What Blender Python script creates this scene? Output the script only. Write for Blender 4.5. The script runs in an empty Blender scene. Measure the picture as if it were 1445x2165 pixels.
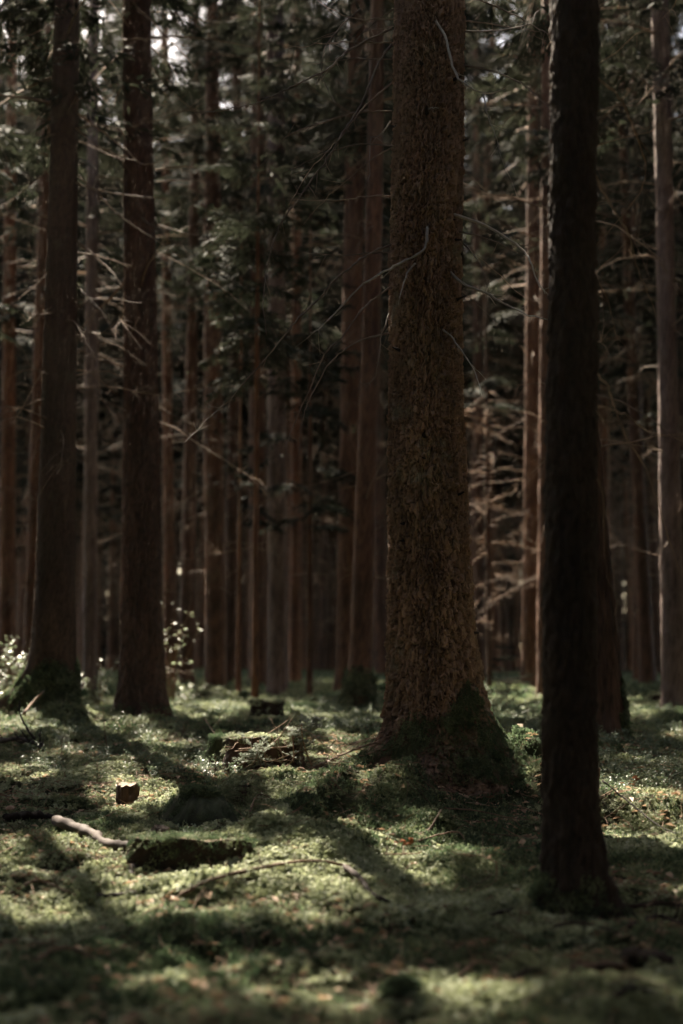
import bpy, math, random, time
import numpy as np
from mathutils import Vector

SC = bpy.context.scene
COL = SC.collection
R = math.radians
rng = np.random.default_rng(7)
random.seed(7)
T0 = time.time()

# ------------------------------------------------------------------ camera, sky, sun, exposure
F = 3007.0                       # focal length in photograph pixels (50 mm on a 36 mm tall frame)
CX, CY, HZ = 722.5, 1082.5, 1400.0
CAM = np.array([0.0, 0.0, 1.25])
PITCH = math.atan((HZ - CY) / F)
FWD = np.array([0, math.cos(PITCH), math.sin(PITCH)])
UPV = np.array([0, -math.sin(PITCH), math.cos(PITCH)])

cam_d = bpy.data.cameras.new("camera")
cam = bpy.data.objects.new("camera", cam_d)
COL.objects.link(cam)
cam.location = CAM
cam.rotation_euler = (R(90) + PITCH, 0, 0)
cam_d.sensor_fit = 'VERTICAL'
cam_d.sensor_height = 36.0
cam_d.sensor_width = 24.0
cam_d.lens = 50.0
cam_d.clip_start = 0.05
cam_d.clip_end = 2000.0
cam_d.dof.use_dof = True
cam_d.dof.focus_distance = 10.7
cam_d.dof.aperture_fstop = 0.92
SC.camera = cam

SUN_AZ, SUN_EL = R(-22.5), R(47)       # azimuth from +Y, towards -X
SUNV = np.array([math.sin(SUN_AZ) * math.cos(SUN_EL), math.cos(SUN_AZ) * math.cos(SUN_EL), math.sin(SUN_EL)])
world = bpy.data.worlds.new("World")
SC.world = world
world.use_nodes = True
nt = world.node_tree
sky = nt.nodes.new("ShaderNodeTexSky")
sky.sky_type = 'NISHITA'
sky.sun_disc = False
sky.sun_elevation = SUN_EL
sky.sun_rotation = SUN_AZ
sky.air_density = 1.0
sky.dust_density = 2.5
bg = nt.nodes["Background"]
bg.inputs["Strength"].default_value = 0.07
nt.links.new(sky.outputs[0], bg.inputs["Color"])
sun_d = bpy.data.lights.new("sun", 'SUN')
sun = bpy.data.objects.new("sun", sun_d)
COL.objects.link(sun)
sun_d.energy = 5.0
sun_d.angle = R(0.45)
sun_d.color = (1.0, 0.95, 0.88)
sun.location = (-20, 30, 40)
sun.rotation_euler = Vector(SUNV).to_track_quat('Z', 'Y').to_euler()

vs = SC.view_settings
SC.display_settings.display_device = 'sRGB'
vs.view_transform = 'Standard'
vs.look = 'None'
vs.gamma = 1.0
vs.exposure = 2.7
vs.use_curve_mapping = False
try:
    vs.use_white_balance = True
    vs.white_balance_temperature = 7550
    vs.white_balance_tint = 10
except Exception:
    pass
cy = SC.cycles
cy.use_denoising = True
cy.max_bounces = 5
cy.diffuse_bounces = 3
cy.glossy_bounces = 2
cy.transmission_bounces = 3
cy.sample_clamp_indirect = 4.0
cy.use_adaptive_sampling = True
cy.adaptive_threshold = 0.03

# ------------------------------------------------------------------ projections
def ray(px, py):
    return FWD + np.array([1.0, 0, 0]) * ((px - CX) / F) + UPV * ((CY - py) / F)
def P(px, py, Y):
    d = ray(px, py)
    return CAM + d * (Y / d[1])
def proj(p):
    q = np.asarray(p, float) - CAM
    dz = np.maximum(q @ FWD, 1e-3)
    return CX + F * q[..., 0] / dz, CY - F * (q @ UPV) / dz, q @ FWD

# ------------------------------------------------------------------ noise
def hsh(ix, iy, s=0):
    n = (ix.astype(np.int64) * 374761393 + iy.astype(np.int64) * 668265263 + s * 974711 + 12345) & 0xffffffff
    n = ((n ^ (n >> 13)) * 1274126177) & 0xffffffff
    n = ((n ^ (n >> 16)) * 2246822519) & 0xffffffff
    return ((n ^ (n >> 15)) & 0xffffff) / float(0xffffff)
def vn(x, y, s=0):
    x = np.asarray(x, float); y = np.asarray(y, float)
    ix = np.floor(x); iy = np.floor(y)
    fx = x - ix; fy = y - iy
    fx = fx * fx * (3 - 2 * fx); fy = fy * fy * (3 - 2 * fy)
    a = hsh(ix, iy, s); b = hsh(ix + 1, iy, s); c = hsh(ix, iy + 1, s); d = hsh(ix + 1, iy + 1, s)
    return (a * (1 - fx) + b * fx) * (1 - fy) + (c * (1 - fx) + d * fx) * fy
def fbm(x, y, s=0, o=4):
    t = 0; a = 0.5
    for k in range(o):
        t = t + a * vn(x * 2 ** k, y * 2 ** k, s + k * 17); a *= 0.5
    return t
def sstep(a, b, x):
    t = np.clip((x - a) / (b - a), 0, 1)
    return t * t * (3 - 2 * t)
def cells(u, v, nu, s=0, jit=0.85):
    """F1, F2, random id and offset to the cell centre; periodic in u with period nu"""
    iu = np.floor(u); iv = np.floor(v)
    f1 = np.full(u.shape, 9.0); f2 = f1.copy()
    rid = np.zeros(u.shape); ox = rid.copy(); oy = rid.copy()
    for du in (-1, 0, 1):
        for dv in (-1, 0, 1):
            cu = iu + du; cv = iv + dv
            cw = np.mod(cu, nu)
            px = cu + 0.5 + jit * (hsh(cw, cv, s) - 0.5)
            py = cv + 0.5 + jit * (hsh(cw, cv, s + 5) - 0.5)
            dx = u - px; dy = v - py
            d = np.sqrt(dx * dx + dy * dy)
            near = d < f1
            f2 = np.where(near, f1, np.minimum(f2, d))
            rid = np.where(near, hsh(cw, cv, s + 9), rid)
            ox = np.where(near, dx, ox); oy = np.where(near, dy, oy)
            f1 = np.where(near, d, f1)
    return f1, f2, rid, ox, oy

# ------------------------------------------------------------------ ground height
_ys = np.array([-400, -6, 4, 6, 8, 9.5, 11, 13, 16, 20, 26, 34, 50, 90, 500.0])
_zs = np.array([0.0, 0.0, 0.0, 0.0, 0.04, 0.14, 0.25, 0.36, 0.49, 0.60, 0.68, 0.74, 0.80, 0.9, 1.2])
_yy = np.linspace(-400, 500, 9001)
_zz = np.interp(_yy, _ys, _zs)
_k = np.hanning(25); _k /= _k.sum()
_zz = np.convolve(np.pad(_zz, 12, mode='edge'), _k, mode='valid')
def H0(x, y):
    z = np.interp(y, _yy, _zz)
    far = sstep(25, 60, np.hypot(x, y))
    z = z + 0.16 * (fbm(x / 2.6 + 3, y / 2.6, 3, 3) - 0.45)
    return z + far * 0.5 * (vn(x / 14, y / 14, 11) - 0.5)
def G0(px, py, fn=H0):
    d = ray(px, py)
    ts = np.r_[np.linspace(2.5, 16, 800), np.linspace(16.05, 70, 500)]
    pts = CAM[None] + d[None] * ts[:, None]
    below = pts[:, 2] < fn(pts[:, 0], pts[:, 1])
    i = int(np.argmax(below)) if below.any() else len(ts) - 1
    return pts[i]

MAIN_Y = 10.9
MX = P(925, 1640, MAIN_Y)[0]
MOUNDS = [  # x, y, rx, ry, h
    (MX + 0.02, MAIN_Y + 0.05, 0.85, 0.75, 0.13),
    (MX - 0.55, MAIN_Y - 0.75, 0.55, 0.40, 0.06),
    (MX - 0.20, MAIN_Y - 0.62, 0.24, 0.26, 0.09),
    (MX - 0.42, MAIN_Y - 0.95, 0.22, 0.20, 0.08),
    (-0.89, 8.05, 0.42, 0.20, -0.03),
    (-0.45, 7.65, 0.60, 0.35, 0.07),
    (-1.5, 7.4, 0.35, 0.25, -0.09),
    (0.55, 8.6, 0.7, 0.30, 0.05),
    (-0.45, 6.45, 0.45, 0.22, -0.09),
    (1.0, 6.6, 0.6, 0.3, -0.05),
    (0.25, 5.35, 0.30, 0.2, -0.08),
    (1.15, 7.35, 0.45, 0.35, 0.05),
    (-3.7, 17.0, 1.2, 1.0, 0.12),
    (-2.6, 18.2, 1.0, 1.0, 0.08),
]
def polyline(pts, n=40):
    pts = np.array(pts, float)
    d = np.r_[0, np.cumsum(np.linalg.norm(np.diff(pts, axis=0), axis=1))]
    t = np.linspace(0, d[-1], n)
    return np.stack([np.interp(t, d, pts[:, k]) for k in range(pts.shape[1])], 1)
RIDGES = []
for pl, w, h in [
    ([(850, 1640), (760, 1700), (650, 1752), (560, 1800)], 0.20, 0.19),
    ([(900, 1680), (830, 1735), (740, 1785), (650, 1810)], 0.18, 0.14),
    ([(1020, 1630), (1090, 1660), (1150, 1700), (1250, 1730), (1445, 1755)], 0.20, 0.19),
    ([(930, 1760), (830, 1800), (700, 1840)], 0.13, 0.06),
    ([(1035, 1610), (1075, 1645), (1130, 1685)], 0.13, 0.20),
    ([(360, 1850), (480, 1815), (640, 1870)], 0.20, 0.07),
    ([(0, 1860), (120, 1835), (240, 1850)], 0.22, 0.06),
    ([(560, 2020), (800, 2000), (1000, 2030)], 0.16, 0.06),
    ([(1000, 1850), (1130, 1880)], 0.15, 0.08),
    ([(480, 1690), (560, 1660), (720, 1665)], 0.14, 0.05),
    ([(0, 1530), (60, 1520), (130, 1540)], 0.30, 0.12),
]:
    RIDGES.append((polyline([G0(*p)[:2] for p in pl]), w, h))
def H(x, y):
    x = np.asarray(x, float); y = np.asarray(y, float)
    z = H0(x, y)
    for mx, my, rx, ry, h in MOUNDS:
        m = (np.abs(x - mx) < 3 * rx) & (np.abs(y - my) < 3 * ry)
        if m.any(): z[m] += h * np.exp(-((x[m] - mx) / rx) ** 2 - ((y[m] - my) / ry) ** 2)
    for pl, w, h in RIDGES:
        lo = pl.min(0) - 3 * w; hi = pl.max(0) + 3 * w
        m = (x > lo[0]) & (x < hi[0]) & (y > lo[1]) & (y < hi[1])
        if m.any():
            xm = x[m]; ym = y[m]; d2 = np.full(xm.shape, 1e9)
            for q in pl[::2]:
                d2 = np.minimum(d2, (xm - q[0]) ** 2 + (ym - q[1]) ** 2)
            z[m] += h * np.exp(-d2 / w ** 2)
    near = 1 - sstep(24, 45, np.hypot(x, y))
    z = z + near * (0.10 * (vn(x / 0.62, y / 0.55, 21) - 0.5) + 0.075 * (vn(x / 0.27, y / 0.25, 22) - 0.5)
                    + 0.040 * (vn(x / 0.115, y / 0.115, 23) - 0.5))
    return z
def Hs(x, y):
    return float(H(np.array([x]), np.array([y]))[0])
def G(px, py):
    return G0(px, py, H)
def normals(x, y, e=0.06):
    dx = (H(x + e, y) - H(x - e, y)) / (2 * e); dy = (H(x, y + e) - H(x, y - e)) / (2 * e)
    n = np.stack([-dx, -dy, np.ones_like(dx)], 1)
    return n / np.linalg.norm(n, axis=1, keepdims=True)

# ------------------------------------------------------------------ sunlit places: gaps between the boughs overhead
PATCH = [  # ellipses in photograph pixels: cx, cy, rx, ry
    (110, 1845, 170, 75), (420, 1850, 150, 60), (560, 1880, 210, 85), (240, 1945, 150, 40), (80, 1930, 110, 36), (640, 1935, 150, 50),
    (270, 1680, 110, 38), (620, 1625, 150, 70), (730, 1660, 70, 40), (880, 1800, 190, 45), (800, 1870, 150, 40), (980, 1850, 120, 30),
    (1105, 1642, 80, 50), (1350, 1730, 130, 45), (1360, 1790, 140, 35), (410, 2085, 180, 60), (800, 2115, 230, 44), (1010, 2140, 100, 30),
    (400, 1510, 110, 24), (20, 1450, 70, 40), (215, 1445, 60, 40), (660, 1470, 60, 12), (1080, 1490, 90, 24), (560, 1495, 70, 20), (500, 1800, 60, 20),
    (1420, 1560, 40, 12), (1330, 1510, 60, 14), (690, 1750, 60, 20), (560, 1745, 40, 16), (40, 1640, 60, 18),
]
def lit(gx, gy, gz):
    px, py, dz = proj(np.stack([gx, gy, gz], -1))
    wob = 46 * (vn(px / 60, py / 24, 31) - 0.5)
    wob2 = 22 * (vn(px / 50, py / 20, 32) - 0.5)
    m = np.zeros(gx.shape, bool)
    for cx_, cy_, rx, ry in PATCH:
        m |= ((px + wob - cx_) / rx) ** 2 + ((py + wob2 - cy_) / ry) ** 2 < 1.25
    m &= vn(px / 42 + 5, py / 17, 35) > 0.20
    front = (dz > 3) & (py > 1415) & (py < 2400) & (px > -150) & (px < 1600)
    rnd = vn(gx / 1.3, gy / 1.3, 33) > 0.58
    return np.where(front & (gy < 24), m, rnd)
SHAFTS = [(P(px_, py_, Y_), r_) for px_, py_, Y_, r_ in (
    (650, 1040, 21.8, 0.5), (390, 400, 19.5, 0.8), (400, 500, 19.5, 0.7), (1040, 900, 26, 0.9), (1040, 1050, 26, 0.9), (1040, 1200, 26, 0.8), (585, 80, 25, 0.8), (585, 850, 25, 0.5),
    (18, 1390, 19.5, 0.9), (212, 1420, 21, 0.8), (375, 1230, 21.5, 0.45), (380, 1310, 21.5, 0.4), (1060, 1475, 18.5, 0.5), (1400, 300, 20, 0.5), (1400, 900, 20, 0.5),
    (320, 85, 17.4, 0.4), (350, 150, 17.3, 0.4), (490, 975, 23.5, 0.35), (600, 1530, 12.0, 0.3), (560, 1580, 12.1, 0.35), (640, 1590, 12.0, 0.3), (500, 1580, 12.2, 0.25), (730, 1655, 12.0, 0.35), (1090, 1630, 11.2, 0.3), (1120, 1650, 11.1, 0.35), (1135, 1662, 11.0, 0.3),
    (1320, 300, 8.5, 0.3), (1340, 430, 8.7, 0.3), (900, 520, 10.5, 0.12), (190, 700, 25, 0.5), (1155, 900, 24, 0.4), (430, 290, 28, 0.8), (200, 350, 26, 0.5), (1340, 1250, 30, 0.9),
    (826, 650, 10.9, 0.12), (826, 1100, 10.9, 0.12), (650, 1510, 11.9, 0.3),
    (1060, 760, 30, 0.9), (1380, 700, 30, 0.9), (390, 700, 30, 0.8), (690, 1200, 30, 0.7))]
WIDE = [(P(px_, py_, Y_), r_) for px_, py_, Y_, r_ in ((18, 1390, 19.5, 2.7), (212, 1420, 21, 2.7), (375, 1250, 21.5, 1.7), (390, 430, 19.5, 1.9), (1040, 1050, 26, 2.6),
    (610, 1570, 12.0, 1.5), (1080, 1620, 11.5, 1.3), (585, 200, 25, 1.6))]
def in_shaft(pts, grow=1.0, shafts=None):
    m = np.zeros(pts.shape[:-1], bool)
    for p, r in (shafts or SHAFTS):
        v = pts - p; t = v @ SUNV
        m |= (t > 0.4) & (((v - t[..., None] * SUNV) ** 2).sum(-1) < (r * grow) ** 2)
    return m
_lx = np.arange(-24, 14, 0.08); _ly = np.arange(-6, 58, 0.08)
_LX, _LY = np.meshgrid(_lx, _ly)
LITZ = H(_LX, _LY)
LITMAP = lit(_LX, _LY, LITZ)
def carve(pts):
    """True where a spray would shade a sunlit patch"""
    zg = 0.3
    for k in range(3):
        t = (pts[..., 2] - zg) / SUNV[2]
        i = np.clip(((pts[..., 1] - SUNV[1] * t + 6) / 0.08).astype(int), 0, len(_ly) - 1)
        j = np.clip(((pts[..., 0] - SUNV[0] * t + 24) / 0.08).astype(int), 0, len(_lx) - 1)
        zg = LITZ[i, j] + 0.03
    i = np.clip(((pts[..., 1] - SUNV[1] * t + 6) / 0.08).astype(int), 0, len(_ly) - 1)
    j = np.clip(((pts[..., 0] - SUNV[0] * t + 24) / 0.08).astype(int), 0, len(_lx) - 1)
    return LITMAP[i, j] | in_shaft(pts)

# ------------------------------------------------------------------ mesh helpers
class MB:
    def __init__(s):
        s.V = []; s.Q = []; s.T = []; s.n = 0; s.A = []
    def add(s, V, Q=None, T=None, A=None):
        V = np.asarray(V, float).reshape(-1, 3)
        s.V.append(V)
        if Q is not None and len(Q): s.Q.append(np.asarray(Q, np.int64).reshape(-1, 4) + s.n)
        if T is not None and len(T): s.T.append(np.asarray(T, np.int64).reshape(-1, 3) + s.n)
        s.A.append(np.zeros(len(V)) if A is None else np.asarray(A, float).reshape(-1))
        s.n += len(V)
    def mesh(s, name, mat, smooth=True, origin=(0, 0, 0)):
        me = bpy.data.meshes.new(name)
        V = np.concatenate(s.V) - np.asarray(origin, float)
        Q = np.concatenate(s.Q) if s.Q else np.zeros((0, 4), np.int64)
        T = np.concatenate(s.T) if s.T else np.zeros((0, 3), np.int64)
        me.vertices.add(len(V)); me.vertices.foreach_set("co", V.astype(np.float32).ravel())
        me.loops.add(len(Q) * 4 + len(T) * 3)
        me.loops.foreach_set("vertex_index", np.r_[Q.ravel(), T.ravel()].astype(np.int32))
        me.polygons.add(len(Q) + len(T))
        me.polygons.foreach_set("loop_start", np.r_[np.arange(len(Q)) * 4, len(Q) * 4 + np.arange(len(T)) * 3].astype(np.int32))
        me.polygons.foreach_set("use_smooth", np.full(len(Q) + len(T), smooth, bool))
        at = me.attributes.new("tone", 'FLOAT', 'POINT')
        at.data.foreach_set("value", np.concatenate(s.A).astype(np.float32))
        me.update(calc_edges=True)
        me.validate()
        me.materials.append(mat)
        return me
def link(name, data, parent=None, loc=None):
    o = bpy.data.objects.new(name, data)
    COL.objects.link(o)
    if parent is not None: o.parent = parent
    if loc is not None: o.location = loc
    return o
def tag(o, label=None, cat=None, group=None, kind=None):
    if label: o["label"] = label
    if cat: o["category"] = cat
    if group: o["group"] = group
    if kind: o["kind"] = kind
    return o
def thing(name, loc, label, cat, group=None):
    return tag(link(name, None, None, loc), label, cat, group)
def part(name, mb, mat, parent, origin, smooth=True, kind=None):
    o = link(name, mb.mesh(name, mat, smooth, origin), parent)
    if kind: o["kind"] = kind
    return o

def smooth_path(pts, n):
    pts = np.array(pts, float)
    if len(pts) < 3: return polyline(pts, n)
    Pp = np.vstack([2 * pts[0] - pts[1], pts, 2 * pts[-1] - pts[-2]])
    out = []
    segs = len(pts) - 1
    for t in np.linspace(0, segs - 1e-6, n):
        i = int(t); u = t - i
        a, b, c, d = Pp[i], Pp[i + 1], Pp[i + 2], Pp[i + 3]
        out.append(0.5 * ((2 * b) + (-a + c) * u + (2 * a - 5 * b + 4 * c - d) * u * u + (-a + 3 * b - 3 * c + d) * u ** 3))
    return np.array(out)
def tube(mb, pts, rad, sides=6, tone=0.5, cap=True, rough=0.0, seed=0):
    pts = np.asarray(pts, float); n = len(pts)
    rad = np.broadcast_to(np.asarray(rad, float), (n,))
    t = np.gradient(pts, axis=0)
    t /= np.linalg.norm(t, axis=1, keepdims=True) + 1e-9
    ref = np.array([0.31, 0.17, 0.94]) if abs(t[:, 2]).mean() < 0.8 else np.array([0.9, 0.4, 0.1])
    a = np.cross(t, ref); a /= np.linalg.norm(a, axis=1, keepdims=True) + 1e-9
    b = np.cross(t, a)
    th = np.arange(sides) * 2 * math.pi / sides
    rr = rad[:, None] * np.ones(sides)[None]
    if rough:
        rr = rr * (1 + rough * (hsh(np.arange(n)[:, None] + 0 * np.arange(sides)[None], np.arange(sides)[None] + 0 * np.arange(n)[:, None], seed) - 0.5))
    V = pts[:, None] + rr[..., None] * (np.cos(th)[None, :, None] * a[:, None] + np.sin(th)[None, :, None] * b[:, None])
    i = np.arange(n - 1)[:, None]; j = np.arange(sides)[None]; j2 = (j + 1) % sides
    Q = np.stack([i * sides + j, i * sides + j2, (i + 1) * sides + j2, (i + 1) * sides + j], -1).reshape(-1, 4)
    VV = V.reshape(-1, 3); T = []
    if cap:
        VV = np.vstack([VV, pts[0], pts[-1]])
        k0, k1 = n * sides, n * sides + 1
        for q in range(sides):
            T.append((k0, (q + 1) % sides, q)); T.append((k1, (n - 1) * sides + q, (n - 1) * sides + (q + 1) % sides))
    mb.add(VV, Q, T, np.full(len(VV), tone))

# ------------------------------------------------------------------ materials
def new_mat(name):
    m = bpy.data.materials.new(name); m.use_nodes = True
    t = m.node_tree
    return m, t, t.nodes["Principled BSDF"], t.nodes["Material Output"]
def ramp(t, stops):
    r = t.nodes.new("ShaderNodeValToRGB")
    el = r.color_ramp.elements
    while len(el) < len(stops): el.new(0.5)
    for e, (p, c) in zip(el, stops):
        e.position = p; e.color = (*c, 1)
    return r
def noise_node(t, scale, detail=5, rough=0.6, vec=None, stretch=None):
    n = t.nodes.new("ShaderNodeTexNoise")
    n.inputs["Scale"].default_value = scale; n.inputs["Detail"].default_value = detail; n.inputs["Roughness"].default_value = rough
    if stretch:
        mp = t.nodes.new("ShaderNodeMapping"); mp.inputs["Scale"].default_value = stretch
        tc = t.nodes.new("ShaderNodeTexCoord")
        t.links.new(tc.outputs["Object"], mp.inputs[0]); t.links.new(mp.outputs[0], n.inputs["Vector"])
    else:
        tc = t.nodes.new("ShaderNodeTexCoord"); t.links.new(tc.outputs["Object"], n.inputs["Vector"])
    return n
def mixrgb(t, a, b, fac, mode='MIX'):
    m = t.nodes.new("ShaderNodeMix"); m.data_type = 'RGBA'; m.blend_type = mode
    for s, v in ((m.inputs[0], fac), (m.inputs[6], a), (m.inputs[7], b)):
        if hasattr(v, "links"): t.links.new(v, s)
        elif isinstance(v, tuple): s.default_value = (*v, 1)
        else: s.default_value = v
    return m.outputs[2]
def mat_bark(name, dark, light, lichen=None, lich_lo=0.55, bump=0.6, scale=(14, 14, 5), green=0.0, spec=0.25, rough=0.8):
    m, t, bs, out = new_mat(name)
    at = t.nodes.new("ShaderNodeAttribute"); at.attribute_name = "tone"
    n1 = noise_node(t, 3.0, 6, 0.65, stretch=scale)
    mx = t.nodes.new("ShaderNodeMath"); mx.operation = 'MULTIPLY_ADD'
    t.links.new(at.outputs["Fac"], mx.inputs[0]); mx.inputs[1].default_value = 0.55
    ms = t.nodes.new("ShaderNodeMath"); ms.operation = 'MULTIPLY'; ms.inputs[1].default_value = 0.5
    t.links.new(n1.outputs["Fac"], ms.inputs[0]); t.links.new(ms.outputs[0], mx.inputs[2])
    rp = ramp(t, [(0.2, dark), (0.75, light)])
    t.links.new(mx.outputs[0], rp.inputs[0])
    c = rp.outputs[0]
    if lichen:
        n2 = noise_node(t, 2.2, 7, 0.7)
        r2 = ramp(t, [(lich_lo, (0, 0, 0)), (lich_lo + 0.14, (1, 1, 1))])
        t.links.new(n2.outputs["Fac"], r2.inputs[0])
        c = mixrgb(t, c, lichen, r2.outputs[0])
    if green:
        n3 = noise_node(t, 1.1, 5, 0.7)
        r3 = ramp(t, [(0.5, (0, 0, 0)), (0.7, (green, green, green))])
        t.links.new(n3.outputs["Fac"], r3.inputs[0])
        c = mixrgb(t, c, (0.05, 0.075, 0.025), r3.outputs[0])
    n5 = noise_node(t, 1.0, 4, 0.6, stretch=(3.5, 3.5, 0.8))
    r5 = ramp(t, [(0.3, (0.45, 0.42, 0.42)), (0.7, (1.35, 1.33, 1.30))])
    t.links.new(n5.outputs["Fac"], r5.inputs[0])
    c = mixrgb(t, c, r5.outputs[0], 1.0, 'MULTIPLY')
    oi = t.nodes.new("ShaderNodeObjectInfo")
    r4 = ramp(t, [(0, (0.55, 0.55, 0.56)), (0.5, (0.85, 0.84, 0.84)), (1, (1.35, 1.27, 1.2))] if name == 'bark_far' else [(0, (0.95, 0.95, 0.95)), (1, (1.05, 1.03, 1.0))])
    t.links.new(oi.outputs["Random"], r4.inputs[0])
    c = mixrgb(t, c, r4.outputs[0], 1.0, 'MULTIPLY')
    t.links.new(c, bs.inputs["Base Color"])
    bs.inputs["Roughness"].default_value = rough
    bs.inputs["Specular IOR Level"].default_value = spec
    b = t.nodes.new("ShaderNodeBump"); b.inputs["Strength"].default_value = bump; b.inputs["Distance"].default_value = 0.012
    n4 = noise_node(t, 9.0, 8, 0.75, stretch=(scale[0] / 7, scale[1] / 7, scale[2] / 7))
    t.links.new(n4.outputs["Fac"], b.inputs["Height"]); t.links.new(b.outputs[0], bs.inputs["Normal"])
    return m
def mat_leaf(name, lo, hi, trans=0.35, spec=0.25, rough=0.55, tone=True, extra=None):
    m, t, bs, out = new_mat(name)
    oi = t.nodes.new("ShaderNodeObjectInfo")
    at = t.nodes.new("ShaderNodeAttribute"); at.attribute_name = "tone"
    n = noise_node(t, 3.0, 3, 0.6)
    s = t.nodes.new("ShaderNodeMath"); s.operation = 'MULTIPLY_ADD'
    t.links.new(at.outputs["Fac"], s.inputs[0]); s.inputs[1].default_value = 0.6
    s2 = t.nodes.new("ShaderNodeMath"); s2.operation = 'MULTIPLY'; s2.inputs[1].default_value = 0.4
    t.links.new(oi.outputs["Random"], s2.inputs[0]); t.links.new(s2.outputs[0], s.inputs[2])
    rp = ramp(t, [(0.1, lo), (0.9, hi)] if not extra else [(0.05, lo), (0.7, hi), (0.97, extra)])
    t.links.new(s.outputs[0], rp.inputs[0])
    t.links.new(rp.outputs[0], bs.inputs["Base Color"])
    bs.inputs["Roughness"].default_value = rough
    bs.inputs["Specular IOR Level"].default_value = spec
    tr = t.nodes.new("ShaderNodeBsdfTranslucent")
    t.links.new(rp.outputs[0], tr.inputs["Color"])
    mx = t.nodes.new("ShaderNodeMixShader"); mx.inputs[0].default_value = trans
    t.links.new(bs.outputs[0], mx.inputs[1]); t.links.new(tr.outputs[0], mx.inputs[2])
    t.links.new(mx.outputs[0], out.inputs["Surface"])
    return m
def mat_plain(name, lo, hi, scale=8.0, bump=0.4, rough=0.8, stretch=None, spec=0.2):
    m, t, bs, out = new_mat(name)
    n = noise_node(t, scale, 6, 0.65, stretch=stretch)
    rp = ramp(t, [(0.3, lo), (0.7, hi)])
    t.links.new(n.outputs["Fac"], rp.inputs[0]); t.links.new(rp.outputs[0], bs.inputs["Base Color"])
    bs.inputs["Roughness"].default_value = rough; bs.inputs["Specular IOR Level"].default_value = spec
    b = t.nodes.new("ShaderNodeBump"); b.inputs["Strength"].default_value = bump; b.inputs["Distance"].default_value = 0.01
    t.links.new(n.outputs["Fac"], b.inputs["Height"]); t.links.new(b.outputs[0], bs.inputs["Normal"])
    return m

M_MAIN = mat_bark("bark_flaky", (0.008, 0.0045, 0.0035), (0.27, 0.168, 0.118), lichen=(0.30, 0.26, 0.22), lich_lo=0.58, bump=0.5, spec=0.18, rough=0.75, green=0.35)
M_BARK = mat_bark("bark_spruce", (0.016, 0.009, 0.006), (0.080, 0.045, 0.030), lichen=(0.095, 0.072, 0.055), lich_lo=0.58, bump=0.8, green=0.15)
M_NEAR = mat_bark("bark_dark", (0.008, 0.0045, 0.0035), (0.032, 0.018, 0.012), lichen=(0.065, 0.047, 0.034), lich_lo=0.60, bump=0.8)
M_PINE = mat_bark("bark_ridged", (0.007, 0.004, 0.003), (0.085, 0.042, 0.026), bump=0.7, scale=(10, 10, 2))
M_PALE = mat_bark("bark_pale", (0.055, 0.036, 0.031), (0.19, 0.135, 0.12), lichen=(0.22, 0.175, 0.16), lich_lo=0.55, bump=0.6, scale=(10, 10, 10))
M_FAR = mat_bark("bark_far", (0.028, 0.012, 0.0065), (0.15, 0.068, 0.036), lichen=(0.15, 0.088, 0.056), lich_lo=0.56, bump=0.8, green=0.25)
M_RED = mat_bark("bark_red", (0.030, 0.013, 0.008), (0.16, 0.078, 0.046), lichen=(0.15, 0.095, 0.065), lich_lo=0.58, bump=0.8)
M_DEAD = mat_bark("dead_wood", (0.075, 0.046, 0.030), (0.25, 0.165, 0.112), lichen=(0.23, 0.20, 0.165), lich_lo=0.58, bump=0.4, scale=(20, 20, 20))
M_SPRUCE = mat_leaf("spruce_needles", (0.010, 0.013, 0.009), (0.034, 0.039, 0.025), 0.25, spec=0.08, rough=0.8)
M_BRANCH = mat_bark("dead_branch_bark", (0.05, 0.035, 0.027), (0.17, 0.12, 0.092), lichen=(0.22, 0.205, 0.185), lich_lo=0.58, bump=0.4, scale=(20, 20, 20))
M_PALEB = mat_bark("lichened_branch", (0.12, 0.105, 0.09), (0.32, 0.285, 0.25), lichen=(0.38, 0.38, 0.35), lich_lo=0.52, bump=0.4, scale=(20, 20, 20))
M_GREY = mat_bark("weathered_wood", (0.022, 0.017, 0.014), (0.075, 0.058, 0.050), bump=0.6)
M_OLDM = mat_bark("mossy_bark", (0.014, 0.018, 0.010), (0.045, 0.055, 0.028), bump=0.8)
M_DRY = mat_bark("dry_twigs", (0.09, 0.046, 0.024), (0.24, 0.135, 0.075), bump=0.3)
M_BROAD = mat_leaf("broad_leaves", (0.10, 0.13, 0.07), (0.28, 0.32, 0.21), 0.5, spec=0.5, rough=0.35)
M_SEED = mat_leaf("young_needles", (0.05, 0.085, 0.04), (0.16, 0.22, 0.12), 0.35, spec=0.5, rough=0.4)
M_BILB = mat_leaf("bilberry_leaves", (0.05, 0.08, 0.05), (0.17, 0.22, 0.13), 0.4, spec=0.4, rough=0.45)
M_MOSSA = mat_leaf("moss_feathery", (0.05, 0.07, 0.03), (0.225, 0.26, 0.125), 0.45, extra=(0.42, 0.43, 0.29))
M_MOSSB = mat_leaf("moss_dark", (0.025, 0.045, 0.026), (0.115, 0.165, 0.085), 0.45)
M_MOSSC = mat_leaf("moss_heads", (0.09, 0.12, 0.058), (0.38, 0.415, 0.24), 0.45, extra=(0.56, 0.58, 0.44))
M_LITTER = mat_leaf("dry_leaf", (0.13, 0.065, 0.032), (0.40, 0.27, 0.17), 0.3, extra=(0.55, 0.47, 0.38))
M_WOOD = mat_plain("cut_wood", (0.10, 0.066, 0.045), (0.27, 0.19, 0.13), 14, 0.8)
M_ROT = mat_plain("rotten_wood", (0.16, 0.05, 0.02), (0.42, 0.15, 0.055), 18, 0.8)
M_MUSH = mat_plain("mushroom_skin", (0.28, 0.17, 0.12), (0.42, 0.28, 0.20), 6, 0.1, rough=0.5)

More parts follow.
